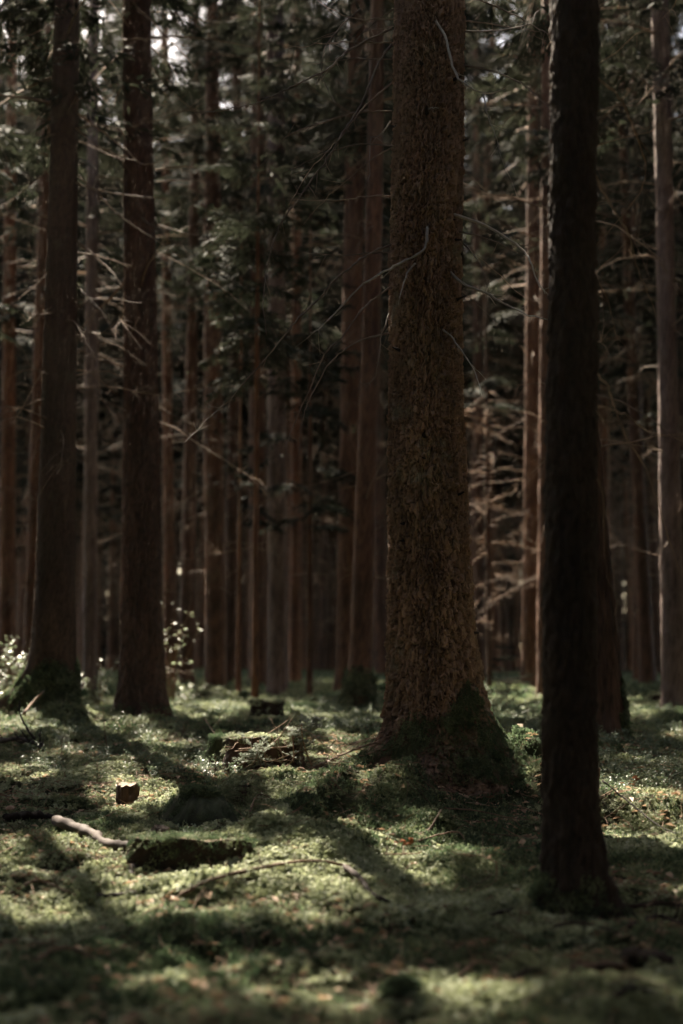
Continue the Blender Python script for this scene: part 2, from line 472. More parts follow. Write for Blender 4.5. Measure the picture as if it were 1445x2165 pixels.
def mat_ground():
    m, t, bs, out = new_mat("forest_floor")
    n1 = noise_node(t, 1.3, 7, 0.68)
    n2 = noise_node(t, 14, 6, 0.7)
    r1 = ramp(t, [(0.3, (0.045, 0.026, 0.016)), (0.45, (0.03, 0.035, 0.016)), (0.62, (0.045, 0.055, 0.022)), (0.8, (0.10, 0.06, 0.035))])
    r2 = ramp(t, [(0.3, (0.4, 0.4, 0.4)), (0.7, (1.3, 1.3, 1.2))])
    t.links.new(n1.outputs["Fac"], r1.inputs[0]); t.links.new(n2.outputs["Fac"], r2.inputs[0])
    c = mixrgb(t, r1.outputs[0], r2.outputs[0], 1.0, 'MULTIPLY')
    t.links.new(c, bs.inputs["Base Color"])
    bs.inputs["Roughness"].default_value = 0.95; bs.inputs["Specular IOR Level"].default_value = 0.1
    b = t.nodes.new("ShaderNodeBump"); b.inputs["Strength"].default_value = 0.9; b.inputs["Distance"].default_value = 0.03
    n3 = noise_node(t, 40, 5, 0.75)
    t.links.new(n3.outputs["Fac"], b.inputs["Height"]); t.links.new(b.outputs[0], bs.inputs["Normal"])
    return m

# ------------------------------------------------------------------ the ground, one sheet
def axis(lo, hi, d, far, k):
    a = np.arange(lo, hi + 1e-6, d)
    up = [a[-1]]; s = d
    while up[-1] < far[1]: s *= k; up.append(up[-1] + s)
    dn = [a[0]]; s = d
    while dn[-1] > far[0]: s *= k; dn.append(dn[-1] - s)
    return np.r_[np.array(dn[1:])[::-1], a, np.array(up[1:])]
gx = axis(-4.6, 4.6, 0.042, (-350, 350), 1.10)
gy = axis(3.8, 17.0, 0.042, (-120, 450), 1.05)
XX, YY = np.meshgrid(gx, gy)
ZZ = H(XX, YY)
nx, ny = len(gx), len(gy)
ii = np.arange(ny - 1)[:, None]; jj = np.arange(nx - 1)[None]
gm = MB()
gm.add(np.stack([XX, YY, ZZ], -1), np.stack([ii * nx + jj, ii * nx + jj + 1, (ii + 1) * nx + jj + 1, (ii + 1) * nx + jj], -1))
ground = link("ground", gm.mesh("ground", mat_ground()))
tag(ground, "mossy forest floor strewn with needles and twigs", "ground", kind="structure")

# ------------------------------------------------------------------ trunks
def trunk_table(tbl, Y, top, ground_z):
    """px table (x, y, width), top of the picture first -> z, x, r from the ground to the tree top"""
    pts = sorted([(P(x, y, Y)[2], P(x, y, Y)[0], 0.5 * w * Y / F) for x, y, w in tbl])
    z = [p[0] for p in pts]; x = [p[1] for p in pts]; r = [p[2] for p in pts]
    lean = (x[-1] - x[-2]) / (z[-1] - z[-2]) if len(z) > 1 else 0
    lean = max(-0.03, min(0.03, lean))
    z0, x0, r0 = z[-1], x[-1], r[-1]
    for k in (0.35, 0.7, 1.0):
        zz = z0 + (top - z0) * k
        z.append(zz); x.append(x0 + lean * (zz - z0) * 0.7); r.append(r0 * (1 - 0.88 * k))
    z.insert(0, ground_z - 0.4); x.insert(0, x[0]); r.insert(0, r[0] * 1.02)
    return np.array(z), np.array(x), np.array(r)
def trunk(mb, zt, xt, rt, Y, zs, nth, cw, ch, amp, lobes=(), flare=0.25, hf=0.22, gz=0.0, seed=0, ridged=False, twist=0.0, loose=1.0, furrow=0.0):
    th = np.arange(nth) / nth * 2 * math.pi
    TH, Z = np.meshgrid(th, zs)
    r = np.interp(Z, zt, rt); cx_ = np.interp(Z, zt, xt)
    rm = float(np.interp(gz + 1.3, zt, rt))
    nu = max(6, round(2 * math.pi * rm / cw))
    hz = np.maximum(Z - gz, -0.25)
    fl = 1 + flare * np.exp(-hz / hf)
    for a, w, hh, k in lobes:                       # azimuth, half width, how high, how strong
        d = np.angle(np.exp(1j * (TH - a)))
        fl = fl + k * np.exp(-(d / w) ** 2) * np.exp(-np.maximum(hz, -0.05) / hh)
    fl = fl * (1 + 0.05 * (fbm(np.cos(TH) * 1.3 + 5, Z * 0.8 + np.sin(TH) * 1.3, seed + 3, 3) - 0.45))
    U = TH / (2 * math.pi) * nu + twist * Z
    V = Z / ch
    ks = 0.05 / cw
    cxn = np.cos(TH) * rm; sxn = np.sin(TH) * rm
    wu = 1.5 * (vn(cxn * 9 * ks + 20, Z * 6 * ks + sxn * 9 * ks, seed + 40) - 0.5) + 0.8 * (vn(cxn * 30 * ks + 20, Z * 16 * ks + sxn * 30 * ks, seed + 44) - 0.5)
    wv = 1.3 * (vn(cxn * 12 * ks + 9, Z * 7 * ks + sxn * 12 * ks, seed + 41) - 0.5) + 0.7 * (vn(cxn * 30 * ks + 9, Z * 22 * ks + sxn * 30 * ks, seed + 45) - 0.5)
    U2 = U + wu; V2 = V + wv + 0.5 * hsh(np.floor(U2), np.zeros_like(U2), seed + 3)
    f1, f2, rid, ox, oy = cells(U2, V2, nu, seed, 1.0)
    if loose > 1.0:
        big = vn(cxn * 5 + 31, Z * 2.2 + sxn * 5, seed + 60) + 0.25 * np.exp(-hz / 0.8)
        e1, e2, eid, eox, eoy = cells(U2 * 0.62, V2 * 0.55, round(nu * 0.62), seed + 61, 1.0)
        w = sstep(0.62, 0.72, big)
        f1 = f1 * (1 - w) + e1 * w; f2 = f2 * (1 - w) + e2 * w; rid = np.where(w > 0.5, eid, rid); ox = np.where(w > 0.5, eox, ox); oy = np.where(w > 0.5, eoy, oy)
    edge = sstep(0.02, 0.18, f2 - f1)
    tiltx = (hsh((rid * 9999).astype(np.int64), (rid * 77).astype(np.int64), 3) - 0.5) * 2
    d = edge * (0.30 + 0.75 * rid + loose * (0.8 * tiltx * ox - 0.65 * oy))
    f1b, f2b, ridb, oxb, oyb = cells(U2 * 2.0 + 3, V2 * 2.0, nu * 2, seed + 70, 1.0)
    d = d + 0.42 * sstep(0.0, 0.2, f2b - f1b) * (0.2 + ridb + 0.8 * (ridb - 0.5) * oxb - 0.7 * oyb)
    if furrow:
        g1, g2, gid, gox, goy = cells(U2 * 0.6 + 0.4 * np.sin(Z * 3), V2 * 0.2, round(nu * 0.6), seed + 95, 1.0)
        d = d * 0.8 + furrow * (sstep(0.0, 0.4, g2 - g1) - 0.6)
    if ridged:
        f1c, f2c, ridc, oxc, oyc = cells(U2 * 0.8, V2 * 0.33, round(nu * 0.8), seed + 90)
        d = 0.5 * d + 1.1 * sstep(0.03, 0.4, f2c - f1c)
    d = d + 1.3 * (fbm(np.cos(TH) * rm * 5 + 2, Z * 2.2 + np.sin(TH) * rm * 5, seed + 8, 3) - 0.45)
    rr = r * fl + amp * (d - 0.5) * np.clip(r / (rm + 1e-6), 0.15, 1)
    X = cx_ + rr * np.cos(TH); Yv = Y + rr * np.sin(TH)
    n, m = Z.shape
    i = np.arange(n - 1)[:, None]; j = np.arange(m)[None]; j2 = (j + 1) % m
    Q = np.stack([i * m + j, i * m + j2, (i + 1) * m + j2, (i + 1) * m + j], -1)
    mb.add(np.stack([X, Yv, Z], -1), Q, None, (0.15 + 0.85 * (0.35 * rid + 0.25 * ridb + 0.4)) * np.clip(0.25 + 0.75 * edge, 0, 1))

def zsteps(z0, z1, d, top):
    a = list(np.arange(z0, z1, d)); s = d * 4
    while a[-1] + s < top: a.append(a[-1] + s); s = min(s * 1.6, 2.0)
    a.append(top)
    return np.array(a)

# ------------------------------------------------------------------ boughs, crowns and dead branches
def bough_template(seed):
    g = np.random.default_rng(seed)
    V = []; Q = []; S = []; A = []; n = 0
    def quad(p, d, w, l, nrm, sid, tone):
        nonlocal n
        side = np.cross(d, nrm); side /= np.linalg.norm(side) + 1e-9
        V.extend([p, p + d * l * 0.45 + side * w * 0.5, p + d * l, p + d * l * 0.45 - side * w * 0.5])
        Q.append((n, n + 1, n + 2, n + 3)); S.append(sid); A.extend([tone] * 4); n += 4
    stem = lambda t: np.array([t, 0.05 * math.sin(3 * t + seed), 0.10 * t - 0.38 * t * t])
    sid = 0
    for k in range(28):
        t = 0.12 + 0.88 * (k + g.random()) / 28
        side = 1 if k % 2 else -1
        p = stem(t)
        l = (0.34 * (1 - t) + 0.13) * g.uniform(0.7, 1.2)
        an = side * R(g.uniform(40, 75))
        d = np.array([math.cos(an), math.sin(an), -g.uniform(0.1, 0.7)]); d /= np.linalg.norm(d)
        if k >= 26: d = np.array([1, side * 0.15, -0.5]); d /= np.linalg.norm(d)
        nrm = np.array([g.normal() * 0.35, g.normal() * 0.35, 1]); nrm /= np.linalg.norm(nrm)
        tone = g.random()
        quad(p, d, 0.030, l, nrm, sid, tone)
        sd = np.cross(nrm, d); sd /= np.linalg.norm(sd)
        for q in range(8):
            u = (q + 0.6) / 8.5
            dd = d * 0.75 + sd * (0.8 if q % 2 else -0.8) + np.array([0, 0, -g.uniform(0, 0.6)])
            dd /= np.linalg.norm(dd)
            quad(p + d * l * u, dd, 0.025, l * 0.5 * (1 - 0.5 * u), nrm, sid, tone + g.normal() * 0.15)
        sid += 1
    ts = np.linspace(0, 1, 6)
    st = np.array([stem(t) for t in ts])
    return np.array(V), np.array(Q), np.array(S), np.clip(np.array(A), 0, 1), st
BOUGHS = [bough_template(100 + k) for k in range(5)]
def crown(mb, g, z0, z1, rmax, nb, xat, yat, carving=None, keep=0.04, droop=1.0):
    for k in range(nb):
        u = (k + g.random()) / nb
        z = z0 + (z1 - z0) * u
        Lb = rmax * min(1.0, (0.55 + 1.6 * u)) * (1 - u) ** 0.75 * g.uniform(0.65, 1.15) + 0.25
        V, Q, S, A, st = BOUGHS[int(g.integers(len(BOUGHS)))]
        az = g.random() * 2 * math.pi
        tilt = g.uniform(-0.25, 0.2) + 0.5 * u
        c, s = math.cos(az), math.sin(az)
        ct, s_t = math.cos(tilt), math.sin(tilt)
        wid = g.uniform(0.8, 1.2)
        def tf(W):
            x = W[:, 0] * Lb; y = W[:, 1] * Lb * wid; zz = W[:, 2] * Lb * droop
            x, zz = x * ct - zz * s_t, x * s_t + zz * ct
            return np.stack([xat(z) + x * c - y * s, yat + x * s + y * c, z + zz], 1)
        W = tf(V); Qk = Q
        if carving is not None:
            cen = W[Q].mean(1)
            bad = carving(cen) & (g.random(len(Q)) > keep)
            Qk = Q[~bad]
        if len(Qk):
            idx = np.unique(Qk); mp = np.full(len(W), -1); mp[idx] = np.arange(len(idx))
            mb.add(W[idx], mp[Qk], None, A[idx] * 0.8 + 0.2 * g.random())
    return mb
def limbs(mb, g, z0, z1, rmax, nb, xat, yat):
    for k in range(nb):
        u = (k + g.random()) / nb
        z = z0 + (z1 - z0) * u
        az = g.random() * 6.283; L = rmax * (1 - u) ** 0.75 * 0.7
        ts = np.linspace(0, 1, 4)
        x = ts * L
        pts = np.stack([xat(z) + x * math.cos(az), yat + x * math.sin(az), z + 0.1 * x - 0.12 * x * x], 1)
        tube(mb, pts, 0.022 * (1 - 0.8 * ts), 3, g.random(), cap=False)
def dead_branches(mb, g, z0, z1, n, xat, rat, yat, lo=0.5, hi=1.7, rr=0.008, twigs=6):
    for k in range(n):
        z = z0 + (z1 - z0) * g.random()
        az = g.random() * 2 * math.pi
        L = g.uniform(lo, hi) * (1.0 if g.random() > 0.3 else 0.4)
        up = g.uniform(-0.55, 0.55); dr = g.uniform(-0.2, 0.6)
        ts = np.linspace(0, 1, 6)
        x = rat(z) * 0.8 + ts * L
        bend = g.normal() * 0.25
        y = bend * ts * ts * L
        zz = z + up * ts * L - dr * ts * ts * L + 0.045 * g.normal(size=6) * L * ts
        c, s = math.cos(az), math.sin(az)
        pts = np.stack([xat(z) + x * c - y * s, yat + x * s + y * c, zz], 1)
        r0 = rr * g.uniform(0.7, 1.5)
        tone = g.random()
        tube(mb, pts, r0 * (1 - 0.75 * ts), 4, tone, cap=False)
        for q in range(int(twigs * L)):
            u = g.uniform(0.3, 0.98)
            p = np.array([np.interp(u, ts, pts[:, i]) for i in range(3)])
            d = (pts[-1] - pts[0]) / L * 0.7 + g.normal(size=3) * 0.55
            l = g.uniform(0.12, 0.45) * L * 0.7
            tube(mb, np.array([p, p + d * l * 0.5 + [0, 0, 0.02], p + d * l - [0, 0, 0.05 * l]]), [r0 * 0.4, r0 * 0.3, r0 * 0.15], 3, tone, cap=False)

TREES = []       # x, y, radius: keep litter and moss from growing inside trunks
def spruce(name, label, cat, tbl, Y, gpx=None, top=23.0, mat=None, nth=64, dz=0.03, zd=None, cw=0.05, ch=0.08, amp=0.012, lobes=(), flare=0.25,
           hf=0.22, seed=1, ridged=False, crown_z=8.0, rmax=2.2, nb=120, dead=26, dead_lo=2.0, dead_len=(0.5, 1.7), group=None, carving=None, loose=1.0, gdrop=0.0, furrow=0.0):
    x0 = P(tbl[-1][0], tbl[-1][1], Y)[0]
    gz = Hs(x0, Y) - gdrop
    zt, xt, rt = trunk_table(tbl, Y, top, gz)
    g = np.random.default_rng(seed)
    t = thing(name, (x0, Y, gz), label, cat, group)
    mb = MB()
    vis = (1400 / F) * Y + 1.6
    trunk(mb, zt, xt, rt, Y, zsteps(gz - 0.35, zd or vis, dz, top), nth, cw, ch, amp, lobes, flare, hf, gz, seed, ridged, loose=loose, furrow=furrow)
    part("trunk", mb, mat or M_BARK, t, t.location, smooth=mat is not M_MAIN)
    xat = lambda z: float(np.interp(z, zt, xt)); rat = lambda z: float(np.interp(z, zt, rt))
    mb = MB(); crown(mb, g, crown_z, top, rmax, nb, xat, Y, carving or carve)
    part("crown", mb, M_SPRUCE, t, t.location, smooth=False, kind="stuff")
    mb = MB(); limbs(mb, g, crown_z, top - 2, rmax, 40, xat, Y)
    part("limbs", mb, M_DEAD, t, t.location, kind="stuff")
    if dead:
        mb = MB(); dead_branches(mb, g, gz + dead_lo, crown_z + 1.0, dead, xat, rat, Y, *dead_len)
        part("dead_twigs", mb, M_DEAD, t, t.location, kind="stuff")
    TREES.append((x0, Y, rat(gz + 0.1) * (1 + flare)))
    return t, xat, rat, gz

def branches(t, Y, lines, mat, r0=0.011, seed=0, twig=0.35):
    """dead branches one by one: (pixel points, depth at the start, depth at the tip, thickness)"""
    g = np.random.default_rng(seed)
    for k, (pl, d0, d1, th) in enumerate(lines):
        n = len(pl)
        pts = np.array([P(x, y, Y + d0 + (d1 - d0) * i / max(1, n - 1)) for i, (x, y) in enumerate(pl)])
        L = np.linalg.norm(np.diff(pts, axis=0), axis=1).sum()
        m = max(10, int(L / 0.05))
        path = smooth_path(pts, m)
        path[2:-1] += g.normal(size=(m - 3, 3)) * 0.0032
        kn = g.normal(size=(max(3, m // 6), 3)) * 0.011; kn[0] = 0
        path += np.stack([np.interp(np.arange(m), np.linspace(0, m - 1, len(kn)), kn[:, q]) for q in range(3)], 1)
        ts = np.linspace(0, 1, m)
        rad = r0 * th * (1 - 0.72 * ts) * (1 + 0.18 * g.normal(size=m).clip(-1, 1))
        mb = MB()
        tube(mb, path, rad, 7, g.random(), cap=True)
        bo = part("branch", mb, mat, t, t.location)
        for q in range(int(L / twig)):
            u = g.uniform(0.25, 0.97); i = int(u * (m - 1))
            d = (path[min(i + 2, m - 1)] - path[max(i - 2, 0)]); d /= np.linalg.norm(d) + 1e-9
            d = d * 0.6 + g.normal(size=3) * 0.6; d /= np.linalg.norm(d)
            l = g.uniform(0.03, 0.20)
            e = path[i] + d * l
            tw = MB()
            tube(tw, np.array([path[i], path[i] + d * l * 0.5 + g.normal(size=3) * 0.006, e]), np.array([0.4, 0.3, 0.15]) * rad[i] + 0.0008, 4, g.random(), cap=False)
            part("twig", tw, mat, bo, t.location)

# ---- the large spruce in focus
main_tbl = [(910, 5, 150), (905, 300, 148), (899, 600, 150), (900, 800, 152), (903, 1000, 160), (908, 1200, 168), (913, 1350, 180), (920, 1450, 194), (925, 1520, 210), (930, 1580, 228), (930, 1640, 240)]
main, mxat, mrat, mgz = spruce("large_spruce", "large sharp spruce with brown flaky bark and mossy flared foot, centre right", "tree", main_tbl, MAIN_Y,
    top=25, mat=M_MAIN, nth=264, dz=0.0092, zd=6.5, cw=0.025, ch=0.068, amp=0.024, furrow=1.1, flare=0.08, hf=0.18,
    lobes=((R(-163), 0.28, 0.13, 0.75), (R(-60), 0.42, 0.20, 0.22), (R(-18), 0.40, 0.16, 0.80), (R(-105), 0.25, 0.13, 0.30), (R(60), 0.4, 0.2, 0.4), (R(150), 0.3, 0.2, 0.4)),
    seed=5, crown_z=9.5, rmax=1.6, nb=70, dead=0, loose=1.3)
TOF = -0.27
branches(main, MAIN_Y, [
    ([(977, 138), (1032, 150), (1087, 172), (1122, 197), (1162, 236)], -0.05, -0.6, 0.9),
    ([(980, 43), (1042, 50), (1102, 60), (1137, 67)], 0.0, 0.5, 0.8),
    ([(980, 66), (1042, 67), (1087, 62), (1122, 52), (1132, 30), (1150, 15)], 0.05, -0.5, 0.8),
    ([(985, -10), (1052, 15), (1097, 37), (1137, 62), (1170, 82)], 0, -0.4, 1.0),
    ([(1100, 517), (1120, 519), (1146, 522)], -0.48, -0.62, 0.5),
    ([(970, 490), (1022, 502), (1062, 520), (1097, 538)], -0.1, -0.3, 0.9),
    ([(972, 505), (1002, 545), (1022, 585), (1037, 637)], 0.0, -0.3, 0.8),
    ([(974, 512), (1032, 560), (1082, 605), (1137, 645)], 0.05, 0.5, 0.55),
    ([(970, 610), (1010, 640), (1050, 680)], 0.05, 0.6, 0.5),
    ([(832, 20), (787, 50), (747, 90), (722, 112), (690, 150)], 0, 0.3, 0.8),
    ([(836, 41), (790, 42), (752, 41), (700, 20), (660, -5)], 0, -0.3, 0.8),
    ([(830, 90), (772, 92), (722, 95), (650, 97), (594, 101)], 0, -0.5, 0.9),
    ([(832, 56), (800, 60), (770, 66)], 0, -0.3, 0.5),
    ([(829, 93), (797, 145), (767, 215), (737, 270), (700, 322), (660, 372), (625, 430), (590, 490), (568, 560), (562, 640), (562, 705)], -0.05, -1.3, 1.15),
    ([(829, 175), (782, 215), (747, 255), (722, 290), (690, 325), (655, 365), (610, 440)], 0.0, -1.0, 0.9),
    ([(829, 235), (772, 236), (722, 247), (615, 285), (570, 330), (518, 383)], 0.0, -0.6, 0.9),
    ([(826, 257), (802, 285), (780, 292), (781, 340), (784, 392)], -0.1, -0.6, 0.9),
    ([(838, 125), (772, 131), (722, 132), (655, 130)], 0, 0.4, 0.7),
    ([(834, 309), (772, 308), (722, 317), (668, 326), (595, 362), (530, 398)], 0.0, -0.7, 0.8),
    ([(829, 312), (782, 340), (722, 392), (680, 432), (640, 480)], 0.05, 0.6, 0.7),
    ([(826, 415), (782, 415), (722, 424), (660, 420), (594, 412)], 0, -0.5, 0.85),
    ([(826, 518), (772, 542), (722, 580), (650, 660), (600, 715), (540, 780), (480, 850), (430, 895), (378, 943)], -0.05, -1.2, 1.2),
    ([(824, 534), (772, 537), (722, 542), (642, 532)], 0, 0.4, 0.7),
    ([(824, 608), (777, 645), (752, 675), (722, 715), (690, 750), (650, 840), (622, 900), (604, 942)], -0.05, -0.9, 0.95),
    ([(824, 704), (762, 720), (722, 745), (690, 777), (660, 830), (645, 870), (636, 920), (634, 1012)], 0, -0.7, 0.9),
    ([(829, 60), (740, 105), (695, 142), (625, 180), (560, 212), (495, 229), (416, 234)], -0.05, -1.1, 1.15),
    ([(760, 20), (720, 55), (690, 95), (682, 155), (700, 200), (708, 222)], -0.2, -0.8, 0.8),
    ([(824, 660), (804, 720), (799, 760), (789, 805), (766, 816)], 0, -0.5, 0.75),
    ([(826, 690), (806, 745), (790, 800), (768, 818)], 0.05, 0.3, 0.5),
], M_BRANCH, 0.0080, 11, twig=0.2)
branches(main, MAIN_Y, [
    ([(921, 44), (942, 75), (954, 120), (967, 155), (982, 175), (1022, 197), (1060, 185)], TOF, -0.75, 1.25),
    ([(1022, 197), (1030, 235), (1045, 275), (1060, 330), (1090, 410)], -0.62, -0.9, 0.6),
    ([(905, 231), (916, 226), (928, 225)], TOF, -0.36, 0.7),
    ([(957, 452), (1002, 465), (1047, 482), (1092, 515), (1112, 537), (1122, 560), (1137, 595), (1154, 620)], -0.15, -0.7, 1.3),
    ([(950, 573), (977, 597), (1022, 617), (1062, 640), (1102, 662), (1156, 679)], -0.18, -0.85, 1.25),
    ([(904, 480), (902, 515), (887, 537), (852, 557), (822, 575), (772, 600), (727, 640), (680, 690), (655, 706)], TOF, -0.9, 1.2),
    ([(878, 557), (862, 580), (852, 610), (842, 646)], TOF, -0.5, 1.0),
    ([(937, 697), (957, 715), (972, 735), (990, 762), (1004, 790), (1017, 837)], TOF, -0.7, 0.85),
], M_PALEB, 0.0098, 16, twig=0.25)
g = np.random.default_rng(15)
for k in range(16):                                       # broken stubs where branches came off
    z = mgz + g.uniform(0.9, 5.4); a = R(g.uniform(-175, -5)); r_ = mrat(z) * 0.93; l = g.uniform(0.05, 0.12)
    p = np.array([mxat(z) + r_ * math.cos(a), MAIN_Y + r_ * math.sin(a), z])
    d = np.array([math.cos(a), math.sin(a), g.uniform(-0.3, 0.4)])
    mb = MB(); tube(mb, np.array([p, p + d * l * 0.5, p + d * l + g.normal(size=3) * 0.008]), [0.017, 0.010, 0.005], 7, 0.2, rough=0.4, seed=k)
    part("stub", mb, M_NEAR, main, main.location)

# ---- the near, dark, blurred spruce
NEAR_Y = 7.2
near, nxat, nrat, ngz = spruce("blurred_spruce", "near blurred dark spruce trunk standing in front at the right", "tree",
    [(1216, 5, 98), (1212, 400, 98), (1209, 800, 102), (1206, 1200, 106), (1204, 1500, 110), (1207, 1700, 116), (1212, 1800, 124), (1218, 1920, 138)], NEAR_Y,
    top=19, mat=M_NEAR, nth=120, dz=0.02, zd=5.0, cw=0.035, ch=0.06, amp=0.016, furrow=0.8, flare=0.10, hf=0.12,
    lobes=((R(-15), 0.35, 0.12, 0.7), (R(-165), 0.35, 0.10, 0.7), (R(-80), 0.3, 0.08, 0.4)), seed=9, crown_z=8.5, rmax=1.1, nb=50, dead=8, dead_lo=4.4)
branches(near, NEAR_Y, [
    ([(1262, 165), (1302, 197), (1327, 240), (1347, 295), (1364, 345), (1357, 390), (1322, 445), (1262, 525)], 0, 1.6, 1.0),
    ([(1257, 363), (1282, 415), (1312, 465), (1332, 500), (1352, 575), (1372, 630), (1392, 690)], 0.02, 1.2, 0.7),
    ([(1255, 780), (1287, 815), (1307, 865), (1327, 930), (1367, 1000), (1397, 1080), (1417, 1145), (1437, 1210)], 0.02, 1.3, 0.7),
    ([(1250, 857), (1312, 877), (1367, 910), (1442, 940), (1500, 955)], 0.05, 1.4, 0.7),
    ([(1257, 860), (1275, 900), (1297, 942)], 0.03, 0.9, 0.5),
    ([(1257, 1000), (1276, 1060), (1280, 1200), (1300, 1250), (1318, 1292)], 0.03, 1.0, 0.55),
], M_DEAD, 0.0065, 12)

# ---- the two big trunks at the left
LEFT_Y = 17.0
left, lxat, lrat, lgz = spruce("mossy_foot_spruce", "dark spruce at the left edge with a mossy root reaching left", "tree",
    [(142, 5, 54), (134, 400, 60), (128, 700, 68), (122, 1000, 76), (118, 1200, 82), (114, 1350, 88), (112, 1480, 96)], LEFT_Y,
    mat=M_BARK, nth=110, dz=0.036, cw=0.036, ch=0.045, amp=0.010, flare=0.10, hf=0.2,
    lobes=((R(185), 0.40, 0.22, 1.5), (R(-60), 0.4, 0.18, 0.45), (R(-110), 0.3, 0.2, 0.3)), seed=21, crown_z=8.0, dead=22, dead_lo=3)
branches(left, LEFT_Y, [
    ([(165, 240), (225, 280), (260, 310), (300, 347), (352, 336)], -0.1, -1.0, 1.0),
    ([(160, 270), (200, 300), (250, 330), (295, 347)], -0.1, -0.9, 0.8),
    ([(160, 385), (195, 397), (255, 412), (320, 417), (358, 420)], -0.1, -0.8, 1.0),
    ([(160, 370), (195, 397), (225, 430), (280, 475), (325, 505), (382, 545)], 0, -0.9, 0.9),
    ([(165, 510), (215, 555), (240, 580), (262, 612)], 0, -0.7, 0.9),
    ([(162, 600), (180, 620), (215, 665), (250, 716)], 0, -0.7, 0.9),
    ([(165, 690), (180, 720), (205, 765), (215, 835), (252, 892)], 0, -0.8, 1.0),
    ([(120, 560), (100, 570), (65, 610), (0, 662), (-40, 690)], 0, -0.5, 0.8),
    ([(125, 40), (110, 50), (75, 70), (40, 80)], 0, -0.5, 0.8),
    ([(120, 80), (95, 95), (60, 105)], 0, -0.5, 0.8),
    ([(112, 770), (88, 790), (55, 850), (20, 900)], 0, -0.5, 1.0),
], M_DEAD, 0.0115, 13, twig=0.5)
PINE_Y = 17.8
pine, pxat, prat, pgz = spruce("ridged_bark_pine", "upright trunk with deep vertical bark ridges, left of centre", "tree",
    [(289, 5, 58), (292, 300, 60), (297, 600, 66), (299, 900, 72), (299, 1100, 78), (298, 1300, 84), (300, 1440, 94), (301, 1490, 104)], PINE_Y,
    mat=M_PINE, nth=130, dz=0.034, cw=0.05, ch=0.085, amp=0.017, flare=0.10, hf=0.2, ridged=True,
    lobes=((R(-20), 0.35, 0.12, 0.25), (R(200), 0.35, 0.12, 0.25), (R(-90), 0.3, 0.1, 0.2)), seed=22, crown_z=9.0, dead=28, dead_lo=3.0)
branches(pine, PINE_Y, [
    ([(262, 85), (300, 83), (340, 86), (368, 86)], -0.25, -0.6, 1.1),
    ([(320, 100), (345, 120), (365, 145), (372, 160)], -0.1, -0.6, 0.9),
    ([(330, 360), (375, 352), (430, 352)], 0, -0.4, 1.1),
    ([(330, 385), (380, 382), (425, 380)], 0, -0.3, 1.1),
    ([(275, -5), (310, 35), (360, 85), (415, 145)], -0.2, -1.0, 1.1),
], M_DEAD, 0.012, 14, twig=0.3)

